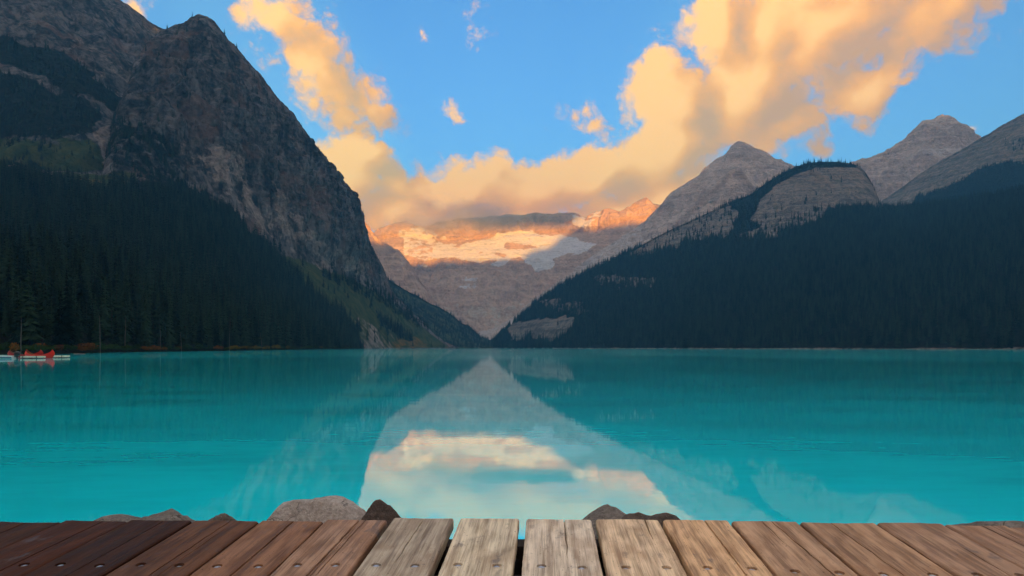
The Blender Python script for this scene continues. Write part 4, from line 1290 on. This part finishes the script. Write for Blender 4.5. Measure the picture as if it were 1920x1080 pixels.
def drill(me, spots, r=.0195, depth=.014):
    """Counterbore the plank where its bolts sit."""
    import bmesh
    ob = bpy.data.objects.new('drill_job', me); COL.objects.link(ob)
    bm = bmesh.new()
    for (x, y) in spots:
        ret = bmesh.ops.create_cone(bm, cap_ends=True, segments=20, radius1=r, radius2=r * 1.06, depth=depth * 2)
        bmesh.ops.translate(bm, verts=ret['verts'], vec=(x, y, 0))
    cm = bpy.data.meshes.new('drill_bit'); bm.to_mesh(cm); bm.free()
    cu = bpy.data.objects.new('drill_bit', cm); COL.objects.link(cu)
    md = ob.modifiers.new('hole', 'BOOLEAN'); md.operation = 'DIFFERENCE'; md.object = cu; md.solver = 'FAST' if False else 'EXACT'
    bpy.context.view_layer.update()
    dg = bpy.context.evaluated_depsgraph_get()
    out = bpy.data.meshes.new_from_object(ob.evaluated_get(dg))
    bpy.data.objects.remove(ob); bpy.data.objects.remove(cu); bpy.data.meshes.remove(cm)
    out.name = 'plank'
    return out


def build_boardwalk():
    root = bpy.data.objects.new('boardwalk', None); COL.objects.link(root)
    root.location = (0, 0, 0)
    tag(root, 'weathered wooden boardwalk of wide bolted planks along the lakeshore', 'boardwalk')
    from mathutils import Matrix
    rot = Matrix((PLANK_W, PLANK_D, PLANK_N)).transposed().to_4x4()
    bm_ = bolt_mesh()
    for i, (a, b_, py) in enumerate(PLANKS):
        a, b_ = (a + 1.2, b_ - 1.2) if i < 8 else (a + 2.4, b_ - 2.4)
        A = on_deck(a, py); B = on_deck(b_, py)
        wd = (B - A).dot(PLANK_W)
        rng = random.Random(900 + i)
        me = plank_mesh(wd, 4.1, 40 + i, CRACKS.get(i, [(rng.uniform(-.4, .4), 0, 0, 1.5, .003, .01)]))
        mid = (A + B) / 2
        sdist = -(on_deck(a + 60, BOLT_Y[i]) - mid).dot(PLANK_D)
        spots = [(f * wd + rng.uniform(-.006, .006), -sdist + rng.uniform(-.006, .006)) for f in (-.27, .27)]
        me = drill(me, spots)
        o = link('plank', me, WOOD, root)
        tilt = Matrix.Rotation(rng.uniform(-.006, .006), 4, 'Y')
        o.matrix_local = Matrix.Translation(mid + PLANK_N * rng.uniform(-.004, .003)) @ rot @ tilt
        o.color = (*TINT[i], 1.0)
        for (x, y) in spots:
            bo = link('bolt', bm_, parent=o, loc=(x, y, 0))
            bo.rotation_euler = (rng.uniform(-.03, .03), rng.uniform(-.03, .03), rng.uniform(0, 6.28))
    # joists carrying the planks
    for k, s_ in enumerate((.16, .6, 1.7, 3.2)):
        c = DECK0 - PLANK_D * s_ - PLANK_N * (.062 + .09)
        w2, h2 = .06, .09
        V = []
        for X in (-3.9, 3.9):
            for (dy, dz) in ((-w2, -h2), (w2, -h2), (w2, h2), (-w2, h2)):
                V.append(Vector((c.x + X, c.y + dy, c.z + dz)))
        Fc = [(0, 1, 2, 3), (7, 6, 5, 4), (0, 4, 5, 1), (1, 5, 6, 2), (2, 6, 7, 3), (3, 7, 4, 0)]
        jo = link('joist', mesh_from('joist', np.array([v[:] for v in V]), Fc), WOOD, root)
        jo.color = (.05, .04, .035, 1)
    for X in (-3.2, -1.1, 1.2, 3.3):
        for s_ in (.62, 3.0):
            c = DECK0 - PLANK_D * s_
            tv, tf = tube([(X, c.y, -.3), (X, c.y, c.z - .25)], [.09, .085], 10)
            po = link('post', mesh_from('post', np.array(tv), tf), WOOD, root); po.color = (.07, .055, .045, 1)


build_boardwalk()


# ------------------------------------------------------------------ boats and floating docks at the left
def paint(name, col, rough=.35, dirt=.25):
    m, b, pr = new_mat(name)
    p = b.n('ShaderNodeTexCoord').outputs['Object']
    n = b.noise(p, 4.0, 6.0, .65)
    b.put(pr.inputs['Base Color'], b.mix(b.range(n, .45, .75, 0, dirt), col, tuple(x * .45 for x in col)))
    pr.inputs['Roughness'].default_value = rough
    pr.inputs['Specular IOR Level'].default_value = .4
    return m


RED = paint('red_canoe_hull', (.78, .022, .008), .4)
RED2 = paint('darker_red_canoe_hull', (.38, .012, .010), .45)
TRIM = paint('varnished_gunwale', (.22, .12, .05), .5)
WHITE = paint('white_boat_hull', (.72, .74, .76), .35)
BLUE = paint('blue_boat_stripe', (.02, .08, .20), .35)
CREAM = paint('cream_dock_boards', (.74, .68, .54), .7, .4)
BLACK = paint('black_motor_cowl', (.018, .022, .03), .3)
GREY = paint('grey_motor_leg', (.10, .11, .12), .4)


def loft(sections, name, close=True):
    n = len(sections[0]); V = [p for s_ in sections for p in s_]; Fc = []
    for i in range(len(sections) - 1):
        for k in range(n - 1):
            Fc.append((i * n + k, i * n + k + 1, (i + 1) * n + k + 1, (i + 1) * n + k))
    return mesh_from(name, np.array(V), Fc, True)


def canoe(px_bow, Y, L, yaw, mat, label):
    e = bpy.data.objects.new('canoe', None); COL.objects.link(e)
    outer, inner, gl, gr = [], [], [], []
    for i in range(41):
        t = -1 + 2 * i / 40
        at_ = abs(t)
        hb = .46 * max(0.0, 1 - at_ ** 2.6) ** .75 + .012
        sheer = .42 + .66 * at_ ** 3.6
        keel = -.10 + .08 * at_ ** 5
        sec = []
        for k in range(17):
            a = -math.pi / 2 + math.pi * k / 16
            zz = math.cos(a) ** 1.0
            zn = 1 - zz ** .8 if zz > 0 else 1.0
            z = keel + (sheer - keel) * zn
            bul = .50 * math.sin(math.pi * min(1, max(0, (z - keel) / (1.04 - keel))) ** 1.2) * at_ ** 4.5
            x = L / 2 * t * (1 - .04 * at_ ** 8) + math.copysign(bul, t)
            sec.append((x, math.copysign(hb * abs(math.sin(a)) ** .7, a), z))
        outer.append(sec)
        gl.append(sec[0]); gr.append(sec[-1])
        inner.append([(x * .985, y * .93, max(z, keel + .03) + .004) for (x, y, z) in sec][::-1])
    link('hull', loft(outer, 'hull'), mat, e)
    link('lining', loft(inner, 'lining'), TRIM, e)
    for side in (gl, gr):
        V, Fc = [], []
        for (x, y, z) in side:
            V += [(x, y - .02, z - .02), (x, y + .02, z - .02), (x, y + .02, z + .02), (x, y - .02, z + .02)]
        for i in range(len(side) - 1):
            for k in range(4):
                Fc.append((i * 4 + k, i * 4 + (k + 1) % 4, i * 4 + 4 + (k + 1) % 4, i * 4 + 4 + k))
        link('gunwale', mesh_from('gunwale', np.array(V), Fc), mat, e)
    for x in (-.28 * L, 0, .28 * L):
        V = [(x + dx, y, z) for dx in (-.06, .06) for y in (-.38, .38) for z in (.34, .38)]
        link('thwart', mesh_from('thwart', np.array(V), [(0, 1, 3, 2), (4, 6, 7, 5), (0, 4, 5, 1), (2, 3, 7, 6), (0, 2, 6, 4), (1, 5, 7, 3)]), TRIM, e)
    e.rotation_euler = (0, 0, yaw)
    e.scale = (1.08, 1.2, 1.42)
    bx = (px_bow - 960) / F * Y
    e.location = (bx - L / 2 * math.cos(yaw), Y - L / 2 * math.sin(yaw), .02)
    tag(e, label, 'canoe', 'red canoes between the floating docks')


canoe(97.5, 124, 5.6, R(-14), RED, 'bright red canoe with a high curled bow, nearer the open water')
canoe(75.5, 127, 6.0, R(-6), RED2, 'darker red canoe moored behind the nearer floating dock')


def box_mesh(name, x0, x1, y0, y1, z0, z1):
    V = [(x, y, z) for x in (x0, x1) for y in (y0, y1) for z in (z0, z1)]
    return mesh_from(name, np.array(V, float), [(0, 1, 3, 2), (4, 6, 7, 5), (0, 4, 5, 1), (2, 3, 7, 6), (0, 2, 6, 4), (1, 5, 7, 3)])


def floating_dock(px0, px1, Y, label):
    e = bpy.data.objects.new('floating_dock', None); COL.objects.link(e)
    x0, x1 = (px0 - 960) / F * Y, (px1 - 960) / F * Y
    e.location = (x0, Y, 0)
    L = x1 - x0
    n = int(L / .2)
    bme = box_mesh('deck_board', 0, L / n - .012, 0, 1.5, .40, .44)
    for k in range(n):
        link('deck_board', bme, CREAM, e, (k * L / n, 0, 0))
    link('fascia', box_mesh('fascia', 0, L, -.05, 0, .14, .437), CREAM, e)
    link('fascia', box_mesh('fascia', L, L + .05, -.05, 1.5, .14, .437), CREAM, e)
    for k in range(2):
        link('float', box_mesh('float', L * (.06 + .5 * k), L * (.44 + .5 * k), .1, 1.4, -.25, .38), GREY, e)
    for k in (.15, .85):
        link('cleat', box_mesh('cleat', L * k - .05, L * k + .05, -.11, -.052, .10, .46), BLACK, e)
    tag(e, label, 'dock', 'floating docks by the left shore')


floating_dock(38, 74, 120, 'cream floating dock next to the outboard motor')
floating_dock(90, 121, 128, 'cream floating dock past the bow of the bright red canoe')


def motor_boat():
    Y = 119.0
    e = bpy.data.objects.new('motor_boat', None); COL.objects.link(e)
    e.location = ((28 - 960) / F * Y, Y, 0)
    L = 5.0
    secs = []
    for i in range(25):
        t = i / 24
        hb = .85 * (1 - t ** 3.2) ** .6 + .01
        zs = .52 + .25 * t ** 2
        kl = -.15 + .5 * t ** 6
        secs.append([(-L * t - .25 * t * zz, s_ * hb * b_, kl + (zs - kl) * zz) for s_, b_, zz in ((-1, 1, 1), (-1, .98, .7), (-1, .9, .35), (-1, .5, .1), (1, 0, 0), (1, .5, .1), (1, .9, .35), (1, .98, .7), (1, 1, 1))])
    link('hull', loft(secs, 'hull'), WHITE, e)
    link('transom', mesh_from('transom', np.array(secs[0]), [tuple(range(9))]), WHITE, e)
    st = [[(x, y - .012, z) for x, y, z in (s_[1], s_[2])] for s_ in secs]
    st = [[(a[0], a[1] - .01, a[2] - .03), (b_[0], b_[1] - .012, b_[2] + .06)] for a, b_ in st]
    link('stripe', loft(st, 'stripe'), BLUE, e)
    dk = [[(s_[0][0], s_[0][1], s_[0][2] - .02), (s_[8][0], s_[8][1], s_[8][2] - .02)] for s_ in secs[14:]]
    link('foredeck', loft(dk, 'foredeck'), WHITE, e)
    link('floor_panel', box_mesh('floor_panel', -4.0, -.05, -.55, .55, .12, .16), GREY, e)
    for x in (-1.2, -2.4):
        link('bench', box_mesh('bench', x - .18, x + .18, -.78, .78, .36, .41), CREAM, e)
    tag(e, 'small white motor boat with a blue stripe at the left edge', 'boat')
    mo = bpy.data.objects.new('outboard_motor', None); COL.objects.link(mo); mo.parent = e; mo.location = (.28, 0, .35)
    V = ICO_V.copy(); V = V / ((np.abs(V) ** 3.2).sum(1) ** (1 / 3.2))[:, None]
    V *= np.array([.46, .36, .36]); V[:, 0] += .10 * V[:, 2]
    link('cowl', mesh_from('cowl', V, ICO_F, True), BLACK, mo, (.12, 0, .48))
    V2 = ICO_V.copy() * np.array([.30, .34, .10])
    link('cowl_cap', mesh_from('cowl_cap', V2, ICO_F, True), GREY, mo, (.14, 0, .80))
    tv, tf = tube([(.1, 0, -.75), (.1, 0, -.2), (.08, 0, .2)], [.10, .13, .24], 12)
    link('leg', mesh_from('leg', np.array(tv), tf, True), BLACK, mo)
    link('bracket', box_mesh('bracket', -.30, .0, -.18, .18, -.1, .22), GREY, mo)


motor_boat()


def log(px0, px1, dy, label):
    Y = shore_y(px0) - dy
    x0, x1 = (px0 - 960) / F * Y, (px1 - 960) / F * Y
    V, Fc = tube([(0, 0, 0), (0, .02, (x1 - x0) * .5), (.03, 0, x1 - x0)], [.22, .19, .12], 9)
    V = [(z, y, x) for x, y, z in V]
    o = link('fallen_log', mesh_from('fallen_log', np.array(V), Fc, True), MAT_DEAD, loc=(x0, Y, .05))
    tag(o, label, 'log')


log(139, 160, 1.5, 'bleached fallen log lying in the water past the floating docks')


# ------------------------------------------------------------------ morning haze filling the valley
def build_haze():
    m = bpy.data.materials.new('valley_haze'); m.use_nodes = True
    m.node_tree.nodes.clear()
    b = NT(m.node_tree)
    out = b.n('ShaderNodeOutputMaterial')
    pv = b.n('ShaderNodeVolumePrincipled')
    pv.inputs['Color'].default_value = HAZE_COLOR
    pv.inputs['Density'].default_value = HAZE_DENSITY
    pv.inputs['Anisotropy'].default_value = 0.0
    m.node_tree.links.new(pv.outputs[0], out.inputs['Volume'])
    o = link('haze', box_mesh('haze', -8000, 8000, -5600, 7600, -6.5, 1900), m)
    tag(o, 'thin blue morning haze filling the valley', kind='stuff')


HAZE_COLOR = (0.12, 0.54, 1.0, 1.0)
HAZE_DENSITY = 1.33e-4
build_haze()


# ------------------------------------------------------------------ cloud clinging to the glacier mountain's crest
def build_mist():
    m = bpy.data.materials.new('summit_mist'); m.use_nodes = True
    m.node_tree.nodes.clear()
    b = NT(m.node_tree)
    out = b.n('ShaderNodeOutputMaterial')
    pv = b.n('ShaderNodeVolumePrincipled')
    p = b.n('ShaderNodeTexCoord').outputs['Generated']
    ln = b.vmath('LENGTH', b.vmath('MULTIPLY', b.vmath('SUBTRACT', p, (0.5, 0.5, 0.5)), (2.0, 2.0, 2.0)))
    n = b.noise(b.mapping(b.n('ShaderNodeTexCoord').outputs['Object'], scale=(0.006, 0.006, 0.010)), 1.0, 4.0, 0.6)
    d = b.math('MULTIPLY', b.range(ln, 0.25, 1.0, 1.0, 0.0), b.range(n, 0.36, 0.66))
    b.put(pv.inputs['Density'], b.math('MULTIPLY', d, 0.0052))
    pv.inputs['Color'].default_value = (0.97, 0.97, 0.97, 1.0)
    m.node_tree.links.new(pv.outputs[0], out.inputs['Volume'])
    x, y, z = world_pt(850, 412, 4860)
    V = ICO_V * np.array([640, 420, 175])
    o = link('mist', mesh_from('mist', V, ICO_F, True), m, loc=(x, y, z))
    tag(o, 'sunlit cloud clinging to the crest of the glacier mountain', kind='stuff')


build_mist()
